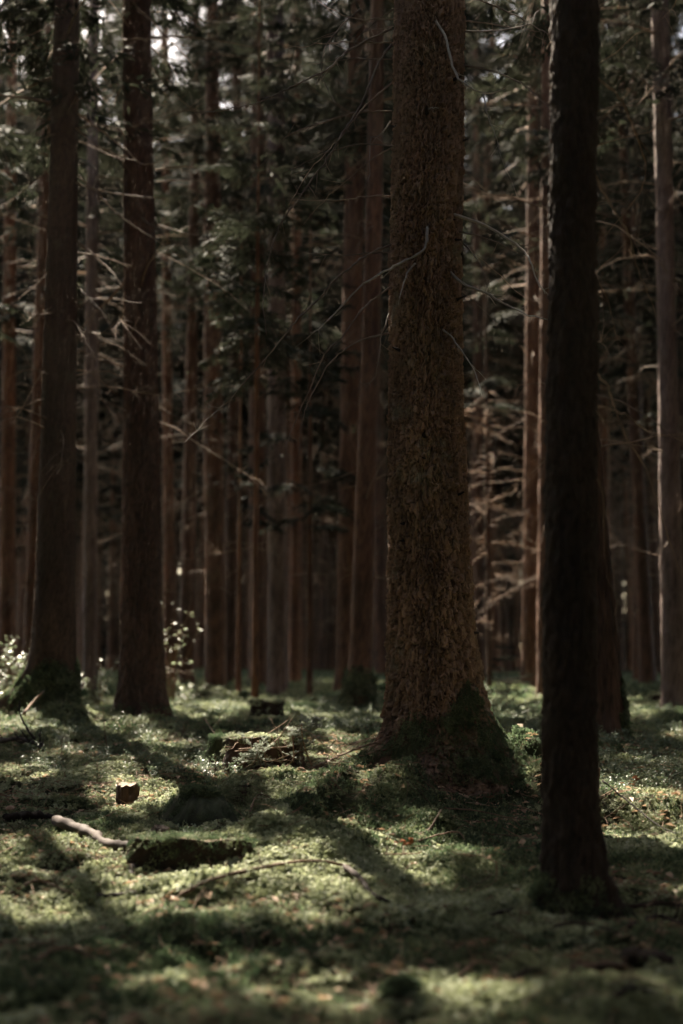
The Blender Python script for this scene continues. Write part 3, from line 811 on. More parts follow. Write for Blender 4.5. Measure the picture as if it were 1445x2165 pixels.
# ---- other trunks one can tell apart
KNOWN = [
    ("pale_pine", "pale lilac grey trunk rising along the right edge", [(1395, 5, 36), (1405, 400, 36), (1412, 800, 40), (1420, 1200, 46), (1426, 1500, 52)], 20.0, M_PALE, 31, 9.0, {}),
    ("rough_bark_pine", "rough barked trunk half hidden behind the near dark spruce, bulging right", [(1222, 500, 48), (1238, 900, 50), (1262, 1200, 58), (1276, 1400, 66), (1282, 1540, 72)], 15.0, M_PINE, 32, 8.5, dict(ridged=True, amp=0.022, cw=0.07, ch=0.12, nth=120)),
    ("edge_lit_spruce", "slim trunk with a sunlit edge just left of the near dark spruce", [(1163, 5, 34), (1162, 500, 36), (1160, 1000, 40), (1158, 1480, 46)], 24.0, M_RED, 33, 8.5, {}),
    ("brown_spruce", "brown blurred trunk between the large spruce and the near dark spruce", [(1128, 700, 32), (1126, 1100, 36), (1122, 1450, 40)], 27.0, M_RED, 34, 8.0, {}),
    ("straight_spruce", "straight brown trunk behind, left neighbour of the mossy based one", [(752, 300, 40), (742, 800, 42), (737, 1200, 44), (734, 1460, 48)], 24.0, M_RED, 35, 9.0, {}),
    ("moss_based_spruce", "greyish trunk with a bushy moss base directly left of the large spruce", [(790, 500, 36), (782, 800, 38), (772, 1100, 42), (764, 1350, 46), (758, 1480, 54)], 20.0, M_RED, 36, 9.0, dict(flare=0.2)),
    ("light_spruce", "pale blurred trunk near the picture's middle, lit high up", [(582, 5, 36), (585, 500, 36), (586, 1000, 38), (588, 1460, 42)], 25.0, M_PALE, 37, 9.0, {}),
    ("dark_spruce", "dark brown trunk rising left of the pale middle trunk", [(450, 500, 36), (452, 900, 40), (455, 1200, 42), (458, 1470, 46)], 26.0, M_FAR, 38, 8.0, {}),
    ("thin_spruce", "thin dark trunk right of the ridged trunk", [(408, 600, 22), (402, 1000, 27), (394, 1470, 34)], 28.0, M_FAR, 39, 8.0, {}),
    ("tan_spruce", "tan trunk between the two big left trunks", [(196, 400, 24), (193, 900, 26), (190, 1470, 30)], 25.0, M_PALE, 40, 8.0, {}),
    ("reddish_spruce", "reddish brown trunk just left of the mossy rooted spruce", [(92, 500, 24), (80, 900, 28), (64, 1460, 36)], 27.0, M_FAR, 41, 8.0, {}),
    ("twin_spruce", "trunk close behind the dark one, slightly right of it", [(500, 400, 24), (496, 900, 28), (486, 1460, 32)], 30.0, M_FAR, 42, 8.5, {}),
    ("broad_spruce", "broad dim trunk touching the left side of the pale middle trunk", [(545, 300, 30), (545, 900, 34), (546, 1460, 38)], 29.0, M_FAR, 43, 8.5, {}),
    ("shaded_spruce", "dim trunk in the far left corner behind the bright shrub", [(20, 600, 26), (18, 1000, 30), (14, 1450, 34)], 29.0, M_FAR, 44, 8.0, {}),
    ("dim_spruce", "dim trunk between the rough barked and the pale right trunk", [(1345, 500, 18), (1350, 1000, 22), (1352, 1450, 26)], 32.0, M_FAR, 45, 8.0, {}),
    ("slender_spruce", "slender trunk seen right beside the large spruce's edge", [(1010, 700, 18), (1012, 1100, 20), (1015, 1450, 24)], 33.0, M_FAR, 46, 8.0, {}),
    ("narrow_spruce", "thin trunk in the gap right of the pale middle trunk", [(628, 500, 18), (626, 1000, 22), (624, 1450, 25)], 31.0, M_FAR, 47, 8.5, {}),
    ("shadow_spruce", "narrow trunk almost touching the ridged trunk's right side", [(352, 600, 18), (356, 1000, 21), (360, 1460, 25)], 31.0, M_FAR, 48, 8.5, {}),
]
for nm, lab, tbl, Y, mt, sd, cz, kw in KNOWN:
    a = dict(nth=42, dz=0.09, cw=0.06, ch=0.09, amp=0.014, flare=0.12, hf=0.2, dead=36, dead_lo=1.8)
    a.update(kw)
    spruce(nm, lab, "tree", tbl, Y, mat=mt, seed=sd, crown_z=cz, nb=58, lobes=((R(rng.uniform(0, 360)), 0.4, 0.15, 0.3), (R(rng.uniform(0, 360)), 0.4, 0.15, 0.3)), **a)

# ---- the stand behind: a few trees built once, copied one by one
def proto(seed, H_, cz, rmax, nb, dead):
    g = np.random.default_rng(seed)
    zt = np.array([-0.4, 0, 1.3, 8, H_]); rt = np.array([0.2, 0.195, 0.165, 0.13, 0.02])
    bx = g.normal() * 0.12
    xt = np.array([0, 0, bx * 0.3, bx, bx * 1.5])
    xat = lambda z: float(np.interp(z, zt, xt)); rat = lambda z: float(np.interp(z, zt, rt))
    a = MB(); trunk(a, zt, xt, rt, 0.0, zsteps(-0.35, 12, 0.14, H_), 22, 0.08, 0.14, 0.012, (), 0.15, 0.2, 0.0, seed)
    b = MB(); crown(b, g, cz, H_, rmax, nb, xat, 0.0)
    c = MB(); limbs(c, g, cz, H_ - 2, rmax, 36, xat, 0.0)
    dead_branches(c, g, 1.6, cz + 1, dead, xat, rat, 0.0, 0.5, 1.9, 0.0095, 4)
    return a.mesh("trunk", M_FAR), b.mesh("crown", M_SPRUCE, False), c.mesh("limbs", M_DEAD)
PROTO = [proto(301, 25, 7.0, 2.6, 145, 80), proto(302, 27, 8.5, 2.5, 140, 100), proto(303, 22, 5.5, 2.5, 140, 70), proto(304, 26, 9.5, 2.5, 135, 120),
         proto(305, 21, 3.5, 2.3, 100, 40), proto(306, 24, 3.0, 3.2, 220, 20)]
taken = [(t[0], t[1]) for t in TREES]
def far_tree(x, y, k, s, label, group, rot):
    me = PROTO[k]
    t = thing("stand_spruce", (x, y, Hs(x, y)), label, "tree", group)
    t.rotation_euler = (rng.normal() * 0.018, rng.normal() * 0.018, rot)
    w = s * rng.uniform(0.72, 1.15)
    t.scale = (w, w, s * rng.uniform(0.95, 1.15))
    for nm, m in zip(("trunk", "crown", "limbs"), me):
        o = link(nm, m, t)
        if nm != "trunk": o["kind"] = "stuff"
    return t
def free(x, y, d):
    zz = np.linspace(8.5, 20, 14); q = np.stack([np.full(14, x), np.full(14, y), zz], 1)
    if in_shaft(q, 0.8).any() or in_shaft(q, 1.0, WIDE).any(): return False
    return all((x - a) ** 2 + (y - b) ** 2 > d * d for a, b in taken)
for px_, Y_ in ((20, 54), (330, 55), (300, 58), (735, 52), (580, 52), (560, 57), (610, 60), (640, 55)):
    taken.append(((px_ - CX) / F * Y_, Y_)); far_tree(*taken[-1], 1, 1.15, "dim slender spruce trunk in the crowded stand far behind", "spruces of the crowded stand behind", px_)
nf = 0
for tries in range(9000):
    y = 28 + 52 * rng.random() ** 0.9
    x = rng.uniform(-1, 1) * (0.27 * y + 3.5)
    if free(x, y, 1.7 if y > 34 else 1.9):
        taken.append((x, y)); nf += 1
        k = int(rng.choice([0, 1, 2, 3, 4], p=[0.22, 0.30, 0.08, 0.36, 0.04]))
        far_tree(x, y, k, rng.uniform(0.7, 1.15), "dim slender spruce trunk in the crowded stand far behind", "spruces of the crowded stand behind", rng.random() * 6.28)
    if nf >= 215: break

# ---- trees just outside the picture whose crowns shade the place
def side_tree(x, y, seed, top=22, cz=7.5, rmax=3.2, nb=52):
    g = np.random.default_rng(seed)
    gz = Hs(x, y)
    zt = np.array([gz - 0.4, gz, gz + 1.3, gz + 8, top]); rt = np.array([0.25, 0.24, 0.20, 0.15, 0.02]); xt = np.full(5, x)
    t = thing("shade_spruce", (x, y, gz), "tall spruce beyond the picture edge, shading the mossy ground", "tree", "spruces beyond the picture edge")
    a = MB(); trunk(a, zt, xt, rt, y, zsteps(gz - 0.35, 10, 0.14, top), 24, 0.08, 0.14, 0.012, (), 0.15, 0.2, gz, seed)
    part("trunk", a, M_FAR, t, t.location)
    xat = lambda z: x
    b = MB(); crown(b, g, cz, top, rmax, nb, xat, y, carve); part("crown", b, M_SPRUCE, t, t.location, False, "stuff")
    c = MB(); limbs(c, g, cz, top - 2, rmax, 30, xat, y); part("limbs", c, M_DEAD, t, t.location, kind="stuff")
sd = 500
for tries in range(1500):
    y = rng.uniform(3, 34); x = rng.uniform(-17, 12)
    lim = 0.245 * y + (1.5 if x < 0 else 2.3)
    if abs(x) < lim: continue
    if x > 0 and (x > 9 or y > 22): continue
    if x < 0 and (x < -6 - 0.35 * y): continue
    if free(x, y, 2.15):
        taken.append((x, y)); sd += 1
        side_tree(x, y, sd, top=rng.uniform(19, 25), cz=rng.uniform(4.5, 7))
nb_ = 0
for tries in range(4000):                                # the wood goes on behind and beside the camera
    a = rng.uniform(R(108), R(432)); d = 4.5 + 30 * rng.random() ** 0.8
    x = d * math.cos(a); y = d * math.sin(a)
    if abs(math.atan2(x, y)) < R(21) or math.hypot(x, y) < 4.5 or not free(x, y, 2.3): continue
    if x < 0 and y > 2 and x > -9 - 0.4 * y: continue     # the sun comes in over this side
    taken.append((x, y)); nb_ += 1
    far_tree(x, y, 5, rng.uniform(0.9, 1.25), "tall spruce beyond the picture edge, shading the mossy ground", "spruces beyond the picture edge", rng.random() * 6.28)
    if nb_ >= 110: break

# ---- the wood farther off closes the view: trunks and crowns that read as one mass
g = np.random.default_rng(77)
tm = MB(); cm = MB()
for k in range(260):
    a = R(g.uniform(-24, 24)); d = g.uniform(80, 120)
    x, y = d * math.sin(a), d * math.cos(a); z = Hs(x, y); h = g.uniform(18, 26)
    tube(tm, np.array([[x, y, z - 0.5], [x, y, z + h * 0.6], [x, y, z + h]]), [0.2, 0.15, 0.03], 6, g.random(), cap=False)
    n = 200
    zz = z + h * (1 - (1 - g.uniform(0.0, 1, n)) ** 0.8); rr_ = 2.6 * np.sqrt(g.random(n)) * (1.05 - (zz - z) / h)
    az = g.random(n) * 6.283
    c = np.stack([x + rr_ * np.cos(az), y + rr_ * np.sin(az), zz], 1)
    dd = np.stack([np.cos(az), np.sin(az), -g.uniform(0.1, 0.7, n)], 1) * g.uniform(0.4, 0.9, (n, 1))
    ss = np.stack([-np.sin(az), np.cos(az), g.normal(size=n) * 0.3], 1) * g.uniform(0.12, 0.35, (n, 1))
    cm.add(np.stack([c - dd, c + ss, c + dd, c - ss], 1), np.arange(n * 4).reshape(-1, 4), None, np.repeat(g.random(n), 4))
fw = thing("far_wood", (0, 95, Hs(0, 95)), "far off wood closing the gaps between the trunks", "forest"); fw["kind"] = "stuff"
part("trunks", tm, M_FAR, fw, fw.location, kind="stuff"); part("crowns", cm, M_SPRUCE, fw, fw.location, False, "stuff")
print("side trees", sd - 500, "far", nf)

# ------------------------------------------------------------------ moss: instanced cushions, one object
def moss_proto(kind, seed):
    g = np.random.default_rng(seed)
    mb = MB()
    def blade(p, d, nrm, l, w, tone, bend=0.3):
        s = np.cross(d, nrm); s /= np.linalg.norm(s) + 1e-9
        m = p + d * l * 0.5 + np.array([0, 0, 0.12 * l])
        e = p + d * l - np.array([0, 0, bend * l])
        mb.add([p, m + s * w * 0.5, e, m - s * w * 0.5], [(0, 1, 2, 3)], None, np.full(4, np.clip(tone, 0, 1)))
    if kind == 'A':                                   # feathery sprays lying over each other
        for k in range(46):
            a = g.random() * 6.283; q = 0.085 * math.sqrt(g.random())
            p = np.array([q * math.cos(a), q * math.sin(a), 0.004 + 0.018 * g.random() * (1 - q / 0.1)])
            b = a + g.normal() * 0.9
            d = np.array([math.cos(b), math.sin(b), g.uniform(0.1, 0.9)]); d /= np.linalg.norm(d)
            n = np.array([g.normal() * 0.3, g.normal() * 0.3, 1.0]); n /= np.linalg.norm(n)
            l = g.uniform(0.022, 0.044); tone = g.random() * 0.8 + 0.1
            blade(p, d, n, l, 0.0065, tone)
            sd_ = np.cross(n, d)
            for u, sg in ((0.3, 1), (0.4, -1), (0.6, 1), (0.7, -1)):
                dd = d * 0.7 + sd_ * sg * 0.7; dd /= np.linalg.norm(dd)
                blade(p + d * l * u, dd, n, l * 0.42, 0.005, tone + g.normal() * 0.1)
    elif kind == 'B':                                 # upright dark hair moss
        for k in range(80):
            a = g.random() * 6.283; q = 0.085 * math.sqrt(g.random())
            p = np.array([q * math.cos(a), q * math.sin(a), 0.0])
            d = np.array([g.normal() * 0.45, g.normal() * 0.45, 1.0]); d /= np.linalg.norm(d)
            n = np.array([g.normal(), g.normal(), 0.1]); n /= np.linalg.norm(n)
            blade(p, d, n, g.uniform(0.02, 0.045), 0.008, g.random(), 0.2)
    else:                                             # pale rounded heads
        for k in range(20):
            a = g.random() * 6.283; q = 0.085 * math.sqrt(g.random())
            c = np.array([q * math.cos(a), q * math.sin(a), 0.012 + 0.02 * g.random()])
            tone = g.random()
            rh = g.uniform(0.011, 0.021)
            for j in range(9):
                b = j * 0.698 * 1.9 + g.random()
                el = g.uniform(0.0, 0.9)
                d = np.array([math.cos(b) * math.cos(el), math.sin(b) * math.cos(el), math.sin(el)])
                n = np.array([-d[0] * 0.5 + g.normal() * 0.2, -d[1] * 0.5 + g.normal() * 0.2, 1.0]); n /= np.linalg.norm(n)
                blade(c, d, n, rh * 1.25, 0.010, tone + g.normal() * 0.08, 0.35)
    return mb.mesh("moss_cushion", {'A': M_MOSSA, 'B': M_MOSSB, 'C': M_MOSSC}[kind], False)
MOSS_O = []
for kind, s in (('A', 1), ('A', 2), ('A', 3), ('B', 4), ('B', 5), ('C', 6), ('C', 7)):
    MOSS_O.append(bpy.data.objects.new("moss_cushion", moss_proto(kind, s)))

ng = bpy.data.node_groups.new("scatter_moss", 'GeometryNodeTree')
ng.interface.new_socket("Geometry", in_out='INPUT', socket_type='NodeSocketGeometry')
ng.interface.new_socket("Geometry", in_out='OUTPUT', socket_type='NodeSocketGeometry')
gi = ng.nodes.new("NodeGroupInput"); go = ng.nodes.new("NodeGroupOutput")
iop = ng.nodes.new("GeometryNodeInstanceOnPoints")
jn = ng.nodes.new("GeometryNodeJoinGeometry")
for o in reversed(MOSS_O):
    oi = ng.nodes.new("GeometryNodeObjectInfo"); oi.inputs["Object"].default_value = o
    g2i = ng.nodes.new("GeometryNodeGeometryToInstance")
    ng.links.new(oi.outputs["Geometry"], g2i.inputs[0]); ng.links.new(g2i.outputs[0], jn.inputs[0])
def named(nm, ty):
    n = ng.nodes.new("GeometryNodeInputNamedAttribute"); n.data_type = ty; n.inputs["Name"].default_value = nm
    return n.outputs[0]
ng.links.new(gi.outputs[0], iop.inputs["Points"]); ng.links.new(jn.outputs[0], iop.inputs["Instance"])
iop.inputs["Pick Instance"].default_value = True
ng.links.new(named("kind_index", 'INT'), iop.inputs["Instance Index"])
ng.links.new(named("turn", 'FLOAT_VECTOR'), iop.inputs["Rotation"])
ng.links.new(named("size", 'FLOAT_VECTOR'), iop.inputs["Scale"])
ng.links.new(iop.outputs[0], go.inputs[0])

def euler_from(n, spin):
    """XYZ euler angles turning +Z onto n after a spin about Z"""
    z = n / np.linalg.norm(n, axis=1, keepdims=True)
    ref = np.stack([np.cos(spin), np.sin(spin), np.zeros_like(spin)], 1)
    ref = np.where(np.abs((ref * z).sum(1, keepdims=True)) > 0.95, np.array([[0.1, 0.2, 0.97]]), ref)
    x = ref - z * (ref * z).sum(1, keepdims=True); x /= np.linalg.norm(x, axis=1, keepdims=True)
    y = np.cross(z, x)
    return np.stack([np.arctan2(y[:, 2], z[:, 2]), -np.arcsin(np.clip(x[:, 2], -1, 1)), np.arctan2(x[:, 1], x[:, 0])], 1)
def moss_object(name, pts, nrm, idx, size, parent=None):
    me = bpy.data.meshes.new(name)
    o0 = np.array(parent.location) if parent is not None else np.zeros(3)
    n = len(pts)
    me.vertices.add(n); me.vertices.foreach_set("co", (pts - o0).astype(np.float32).ravel())
    e = euler_from(nrm, rng.random(n) * 6.283)
    a = me.attributes.new("turn", 'FLOAT_VECTOR', 'POINT'); a.data.foreach_set("vector", e.astype(np.float32).ravel())
    a = me.attributes.new("size", 'FLOAT_VECTOR', 'POINT'); a.data.foreach_set("vector", size.astype(np.float32).ravel())
    a = me.attributes.new("kind_index", 'INT', 'POINT'); a.data.foreach_set("value", idx.astype(np.int32))
    o = link(name, me, parent)
    md = o.modifiers.new("scatter", 'NODES'); md.node_group = ng
    o["kind"] = "stuff"
    return o

M_SUNLIT = mat_leaf("sunlit_needles", (0.16, 0.19, 0.14), (0.36, 0.39, 0.32), 0.5, spec=0.5, rough=0.4)  # needle colour lightened to stand in for sunlight on the sprigs
# ------------------------------------------------------------------ stumps
STUMPS = []
def stump(name, label, px0, px1, ptop, Y, hgt, mat, top_mat, seed, mossy=0.0, jag=0.02, flare=0.25, squash=0.8, hump=0.0, tilt=(0, 0), group=None, mossk=(0, 3, 4)):
    """a cut or rotten stump: bark side, cut face, moss"""
    g = np.random.default_rng(seed)
    c = P(0.5 * (px0 + px1), ptop, Y)
    r = 0.5 * (px1 - px0) * Y / F
    gz = Hs(c[0], Y); zt = c[2]
    zb = min(gz - 0.12, zt - hgt)
    t = thing(name, (c[0], Y, zb), label, "stump", group)
    nth, nz = 90, 22
    th = np.arange(nth) / nth * 2 * math.pi
    u = np.linspace(0, 1, nz)
    TH, Uu = np.meshgrid(th, u)
    out = 1 + 0.10 * np.sin(2 * TH + g.random() * 6) + 0.07 * np.sin(3 * TH + g.random() * 6) + 0.04 * np.sin(5 * TH + g.random() * 6)
    rim = zt + jag * (vn(np.cos(TH) * 3 + 7, np.sin(TH) * 3, seed) - 0.4) * 2 + tilt[0] * np.cos(TH) * r + tilt[1] * np.sin(TH) * r * squash
    Z = zb + (rim - zb) * Uu
    fl = 1 + flare * (1 - Uu) ** 2 * (0.6 + 0.8 * vn(np.cos(TH) * 1.6 + 3, np.sin(TH) * 1.6, seed + 2))
    if hump: fl = fl * np.sqrt(np.clip(1 - (hump * Uu) ** 2.6, 0.03, 1))
    nu = max(8, round(6.283 * r / 0.05))
    f1, f2, rid, ox, oy = cells(TH / 6.2832 * nu, Z / 0.12, nu, seed)
    bark = 0.014 * (sstep(0, 0.3, f2 - f1) * (0.5 + rid) - 0.5) + 0.03 * (fbm(np.cos(TH) * 3, Z * 8 + np.sin(TH) * 3, seed + 4, 3) - 0.45)
    rr = r * out * fl + bark
    V = np.stack([c[0] + rr * np.cos(TH), Y + rr * np.sin(TH) * squash, Z], -1)
    i = np.arange(nz - 1)[:, None]; j = np.arange(nth)[None]; j2 = (j + 1) % nth
    mb = MB(); mb.add(V, np.stack([i * nth + j, i * nth + j2, (i + 1) * nth + j2, (i + 1) * nth + j], -1), None, 0.2 + 0.8 * rid)
    part("bark_side", mb, mat, t, t.location)
    rings = 9
    W = []
    for k in range(rings + 1):
        f = 1 - k / rings
        cx_ = V[-1].mean(0)
        ring = cx_ + (V[-1] - cx_) * f
        ring[:, 2] += jag * 0.7 * (vn(ring[:, 0] * 30, ring[:, 1] * 30, seed + 8) - 0.5) * (f < 1) + (hump * 0.03 * (1 - f))
        W.append(ring)
    W = np.array(W)
    i = np.arange(rings)[:, None]
    mb = MB(); mb.add(W, np.stack([i * nth + j, i * nth + j2, (i + 1) * nth + j2, (i + 1) * nth + j], -1))
    part("cut_face", mb, top_mat, t, t.location)
    if mossy > 0:
        pts = []; nn = []
        n = int(mossy * 900 * r * (zt - gz + r) * 2)
        for k in range(n):
            if g.random() < 0.5 * min(1.6, mossy):
                a = g.random() * 6.283; f = math.sqrt(g.random())
                q = W[0][int(a / 6.2832 * nth) % nth]; m_ = W[-1][0]
                pts.append(m_ + (q - m_) * f); nn.append((g.normal() * 0.2, g.normal() * 0.2, 1))
            else:
                a = int(g.integers(nth)); b = int(nz * (1 - g.random() ** (0.9 if mossy > 1 else 2.2) * 0.999))
                b = min(b, nz - 1)
                pts.append(V[b, a]); nn.append((math.cos(th[a]), math.sin(th[a]), 0.8))
        pts = np.array(pts); nn = np.array(nn, float)
        sz = np.repeat(g.uniform(0.35, 0.75, (n, 1)), 3, 1)
        moss_object("moss", pts, nn, np.array(g.choice(mossk, n)), sz, t)
    STUMPS.append((c[0], Y, r * 1.02, r * squash * 1.02))
    return t
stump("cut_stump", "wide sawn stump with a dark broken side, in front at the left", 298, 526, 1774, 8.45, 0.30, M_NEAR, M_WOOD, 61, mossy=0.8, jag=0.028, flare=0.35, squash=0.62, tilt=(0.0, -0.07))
stump("mossy_stump", "rounded dark stump overgrown with moss behind the wide sawn stump", 340, 512, 1678, 9.9, 0.40, M_OLDM, M_OLDM, 62, mossy=3.0, jag=0.04, flare=0.35, hump=0.95, squash=0.9, mossk=(3, 3, 4, 4, 0))
stump("small_stump", "small sawn stump with a bright cut top beside the spruce seedling", 249, 292, 1658, 10.7, 0.24, M_BARK, M_WOOD, 63, mossy=0.15, jag=0.008, flare=0.35, squash=0.95, tilt=(0.06, 0.10))
stump("sunlit_stump", "sunlit flat stump draped in pale moss and twigs, left of the large spruce", 480, 640, 1562, 12.2, 0.45, M_BARK, M_WOOD, 64, mossy=1.2, jag=0.03, flare=0.25, squash=0.8, mossk=(0, 1, 5, 6, 2))
stump("dark_green_stump", "small dark green mossy stump left of the sunlit flat stump", 440, 496, 1562, 12.75, 0.35, M_OLDM, M_BARK, 65, mossy=1.6, jag=0.02, flare=0.2, hump=0.8, squash=0.9, mossk=(3, 4))
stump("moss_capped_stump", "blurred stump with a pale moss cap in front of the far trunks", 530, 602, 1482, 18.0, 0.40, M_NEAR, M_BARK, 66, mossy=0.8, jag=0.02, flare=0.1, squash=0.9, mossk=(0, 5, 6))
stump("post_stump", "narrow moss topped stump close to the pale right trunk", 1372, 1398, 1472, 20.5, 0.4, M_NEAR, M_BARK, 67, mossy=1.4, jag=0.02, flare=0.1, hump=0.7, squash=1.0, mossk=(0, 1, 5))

# ------------------------------------------------------------------ moss over ground, roots and trunk feet
def wedge(n, y0, y1, pad):
    y = np.sqrt(rng.uniform(y0 * y0, y1 * y1, n)); x = rng.uniform(-1, 1, n) * (0.255 * y + pad)
    return x, y
def clear(x, y):
    ok = np.ones(len(x), bool)
    for a, b, r in TREES: ok &= (x - a) ** 2 + (y - b) ** 2 > (r * 0.9) ** 2
    for a, b, rx, ry in STUMPS: ok &= ((x - a) / rx) ** 2 + ((y - b) / ry) ** 2 > 1
    return ok
PTS = []; IDX = []; SIZ = []
for n, y0, y1, s0, s1 in ((17000, 4.0, 9.5, 0.7, 1.35), (20000, 9.5, 14.5, 0.65, 1.25), (18000, 14.5, 24, 1.0, 2.0), (9000, 24, 45, 2.5, 4.5)):
    x, y = wedge(n, y0, y1, 0.5)
    bare = fbm(x / 0.7 + 40, y / 0.7, 51, 3)                    # brown litter patches stay thinly covered
    keep = clear(x, y) & ((bare > 0.455) | (rng.random(n) < 0.2))
    x, y = x[keep], y[keep]; n = len(x)
    k1 = fbm(x / 1.1, y / 1.1, 52, 3); k2 = fbm(x / 0.8 + 9, y / 0.8, 53, 3)
    idx = rng.integers(0, 3, n)
    idx = np.where(k1 + 0.10 * rng.normal(size=n) < 0.40, rng.integers(3, 5, n), idx)
    px, py, _ = proj(np.stack([x, y, H0(x, y)], -1))
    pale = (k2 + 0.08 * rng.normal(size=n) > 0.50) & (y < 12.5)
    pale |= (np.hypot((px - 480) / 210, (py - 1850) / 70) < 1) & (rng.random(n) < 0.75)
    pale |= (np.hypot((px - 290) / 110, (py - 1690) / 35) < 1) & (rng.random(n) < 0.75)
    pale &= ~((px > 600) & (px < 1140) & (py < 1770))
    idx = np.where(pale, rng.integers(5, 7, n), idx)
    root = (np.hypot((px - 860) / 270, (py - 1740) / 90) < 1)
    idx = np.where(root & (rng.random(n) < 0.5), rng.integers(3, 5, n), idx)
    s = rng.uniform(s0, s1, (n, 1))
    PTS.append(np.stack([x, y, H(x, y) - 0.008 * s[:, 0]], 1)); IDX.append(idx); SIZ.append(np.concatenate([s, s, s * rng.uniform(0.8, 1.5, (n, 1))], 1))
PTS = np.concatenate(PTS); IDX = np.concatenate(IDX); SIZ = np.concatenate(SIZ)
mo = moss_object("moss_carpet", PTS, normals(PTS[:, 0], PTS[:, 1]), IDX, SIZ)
tag(mo, "soft green moss carpet over the forest floor", "moss", kind="stuff")

def foot_moss(t, Y, n, cond, seed, kinds=(3, 4, 3, 0), s0=0.35, s1=0.7):
    """moss climbing the foot of a trunk, set on its real surface"""
    g = np.random.default_rng(seed)
    tr = [o for o in t.children if o.name.startswith("trunk")][0].data
    co = np.empty(len(tr.vertices) * 3, np.float32); tr.vertices.foreach_get("co", co); co = co.reshape(-1, 3)
    nr = np.empty(len(tr.vertices) * 3, np.float32); tr.vertices.foreach_get("normal", nr); nr = nr.reshape(-1, 3)
    loc = np.array(t.location)
    sel = np.where((co[:, 2] < 1.2) & (co[:, 2] > -0.12))[0]
    az = np.arctan2(co[sel, 1], co[sel, 0]); w = cond(az, co[sel, 2])
    w = w * (0.35 + 1.5 * sstep(0.38, 0.5, fbm(az * 1.8, co[sel, 2] * 6, seed, 3)))
    pick = g.choice(sel, n, p=w / w.sum())
    s = g.uniform(s0, s1, (n, 1))
    flat = nr[pick].astype(float); out = co[pick].astype(float).copy(); out[:, 2] = 0; out /= np.linalg.norm(out, axis=1, keepdims=True)
    moss_object("moss", co[pick].astype(float) + loc, out * 0.8 + flat * 0.4 + [0, 0, 0.55], np.array(g.choice(kinds, n)), np.repeat(s, 3, 1), t)
def main_foot(az, z):
    d = np.abs(np.angle(np.exp(1j * (az - R(-55)))))
    top = 0.36 * np.exp(-(d / 1.05) ** 2) + 0.12 + 0.08 * np.sin(az * 5)
    return sstep(0.10, -0.06, z - top) + 1e-6
foot_moss(main, MAIN_Y, 5500, main_foot, 71, s0=0.2, s1=0.42)
foot_moss(left, LEFT_Y, 1500, lambda a, z: sstep(0.12, -0.1, z - 0.35 - 0.1 * np.sin(a * 3)) + 1e-6, 72, s0=0.6, s1=1.2)
foot_moss(pine, PINE_Y, 160, lambda a, z: sstep(0.06, -0.05, z - 0.08) + 1e-6, 73, s0=0.5, s1=0.9)
foot_moss(near, NEAR_Y, 260, lambda a, z: sstep(0.10, -0.05, z - 0.12 - 0.06 * np.sin(a * 4)) + 1e-6, 74)
for o in [o for o in COL.objects if o.name.startswith("moss_based_spruce")]:
    foot_moss(o, o.location[1], 700, lambda a, z: sstep(0.15, -0.1, z - 0.42 - 0.08 * np.sin(a * 3)) + 1e-6, 75, s0=0.7, s1=1.4)
for o in [o for o in COL.objects if o.name.startswith("rough_bark_pine")]:
    foot_moss(o, o.location[1], 300, lambda a, z: sstep(0.2, -0.1, z - 0.5 + 0.9 * np.abs(np.angle(np.exp(1j * (a - R(-10)))))) + 1e-6, 76, s0=0.6, s1=1.1)

# ------------------------------------------------------------------ litter, needles and ground plants (nobody could count them)
mb = MB()
x, y = wedge(9000, 4.2, 15, 0.3)
k = fbm(x / 0.7 + 40, y / 0.7, 51, 3)
ok = clear(x, y) & ((k < 0.46) | (rng.random(len(x)) < 0.22)); x, y = x[ok], y[ok]
z = H(x, y)
for i in range(len(x)):
    l = rng.uniform(0.010, 0.040); a = rng.random() * 6.283
    d = np.array([math.cos(a), math.sin(a), rng.normal() * 0.25]); s = np.array([-math.sin(a), math.cos(a), rng.normal() * 0.3])
    p = np.array([x[i], y[i], z[i] + rng.uniform(0.012, 0.035)])
    w = l * rng.uniform(0.4, 0.7); up = np.array([0, 0, l * 0.35])
    mb.add([p - d * l, p - d * l * 0.1 + s * w + up, p + d * l, p - d * l * 0.1 - s * w + up, p], None, [(0, 4, 1), (1, 4, 2), (2, 4, 3), (3, 4, 0)], np.full(5, rng.random()))
tag(link("leaf_litter", mb.mesh("leaf_litter", M_LITTER, False)), "dry brown and pale leaf litter scattered on the moss", "litter", kind="stuff")
mb = MB()
x, y = wedge(4200, 4.2, 17, 0.3); ok = clear(x, y); x, y = x[ok], y[ok]
for i in range(len(x)):
    l = rng.uniform(0.04, 0.26); a = rng.random() * 6.283
    ts = np.linspace(-0.5, 0.5, 4)
    px_ = x[i] + ts * l * math.cos(a) + rng.normal(size=4) * 0.006; py_ = y[i] + ts * l * math.sin(a) + rng.normal(size=4) * 0.006
    pz = H(px_, py_) + 0.018 + rng.uniform(0, 0.03) + ts * rng.normal() * 0.05
    tube(mb, np.stack([px_, py_, pz], 1), rng.uniform(0.0012, 0.0035), 3, rng.random(), cap=False)
tag(link("twig_litter", mb.mesh("twig_litter", M_DEAD)), "thin dry twigs littering the moss", "litter", kind="stuff")

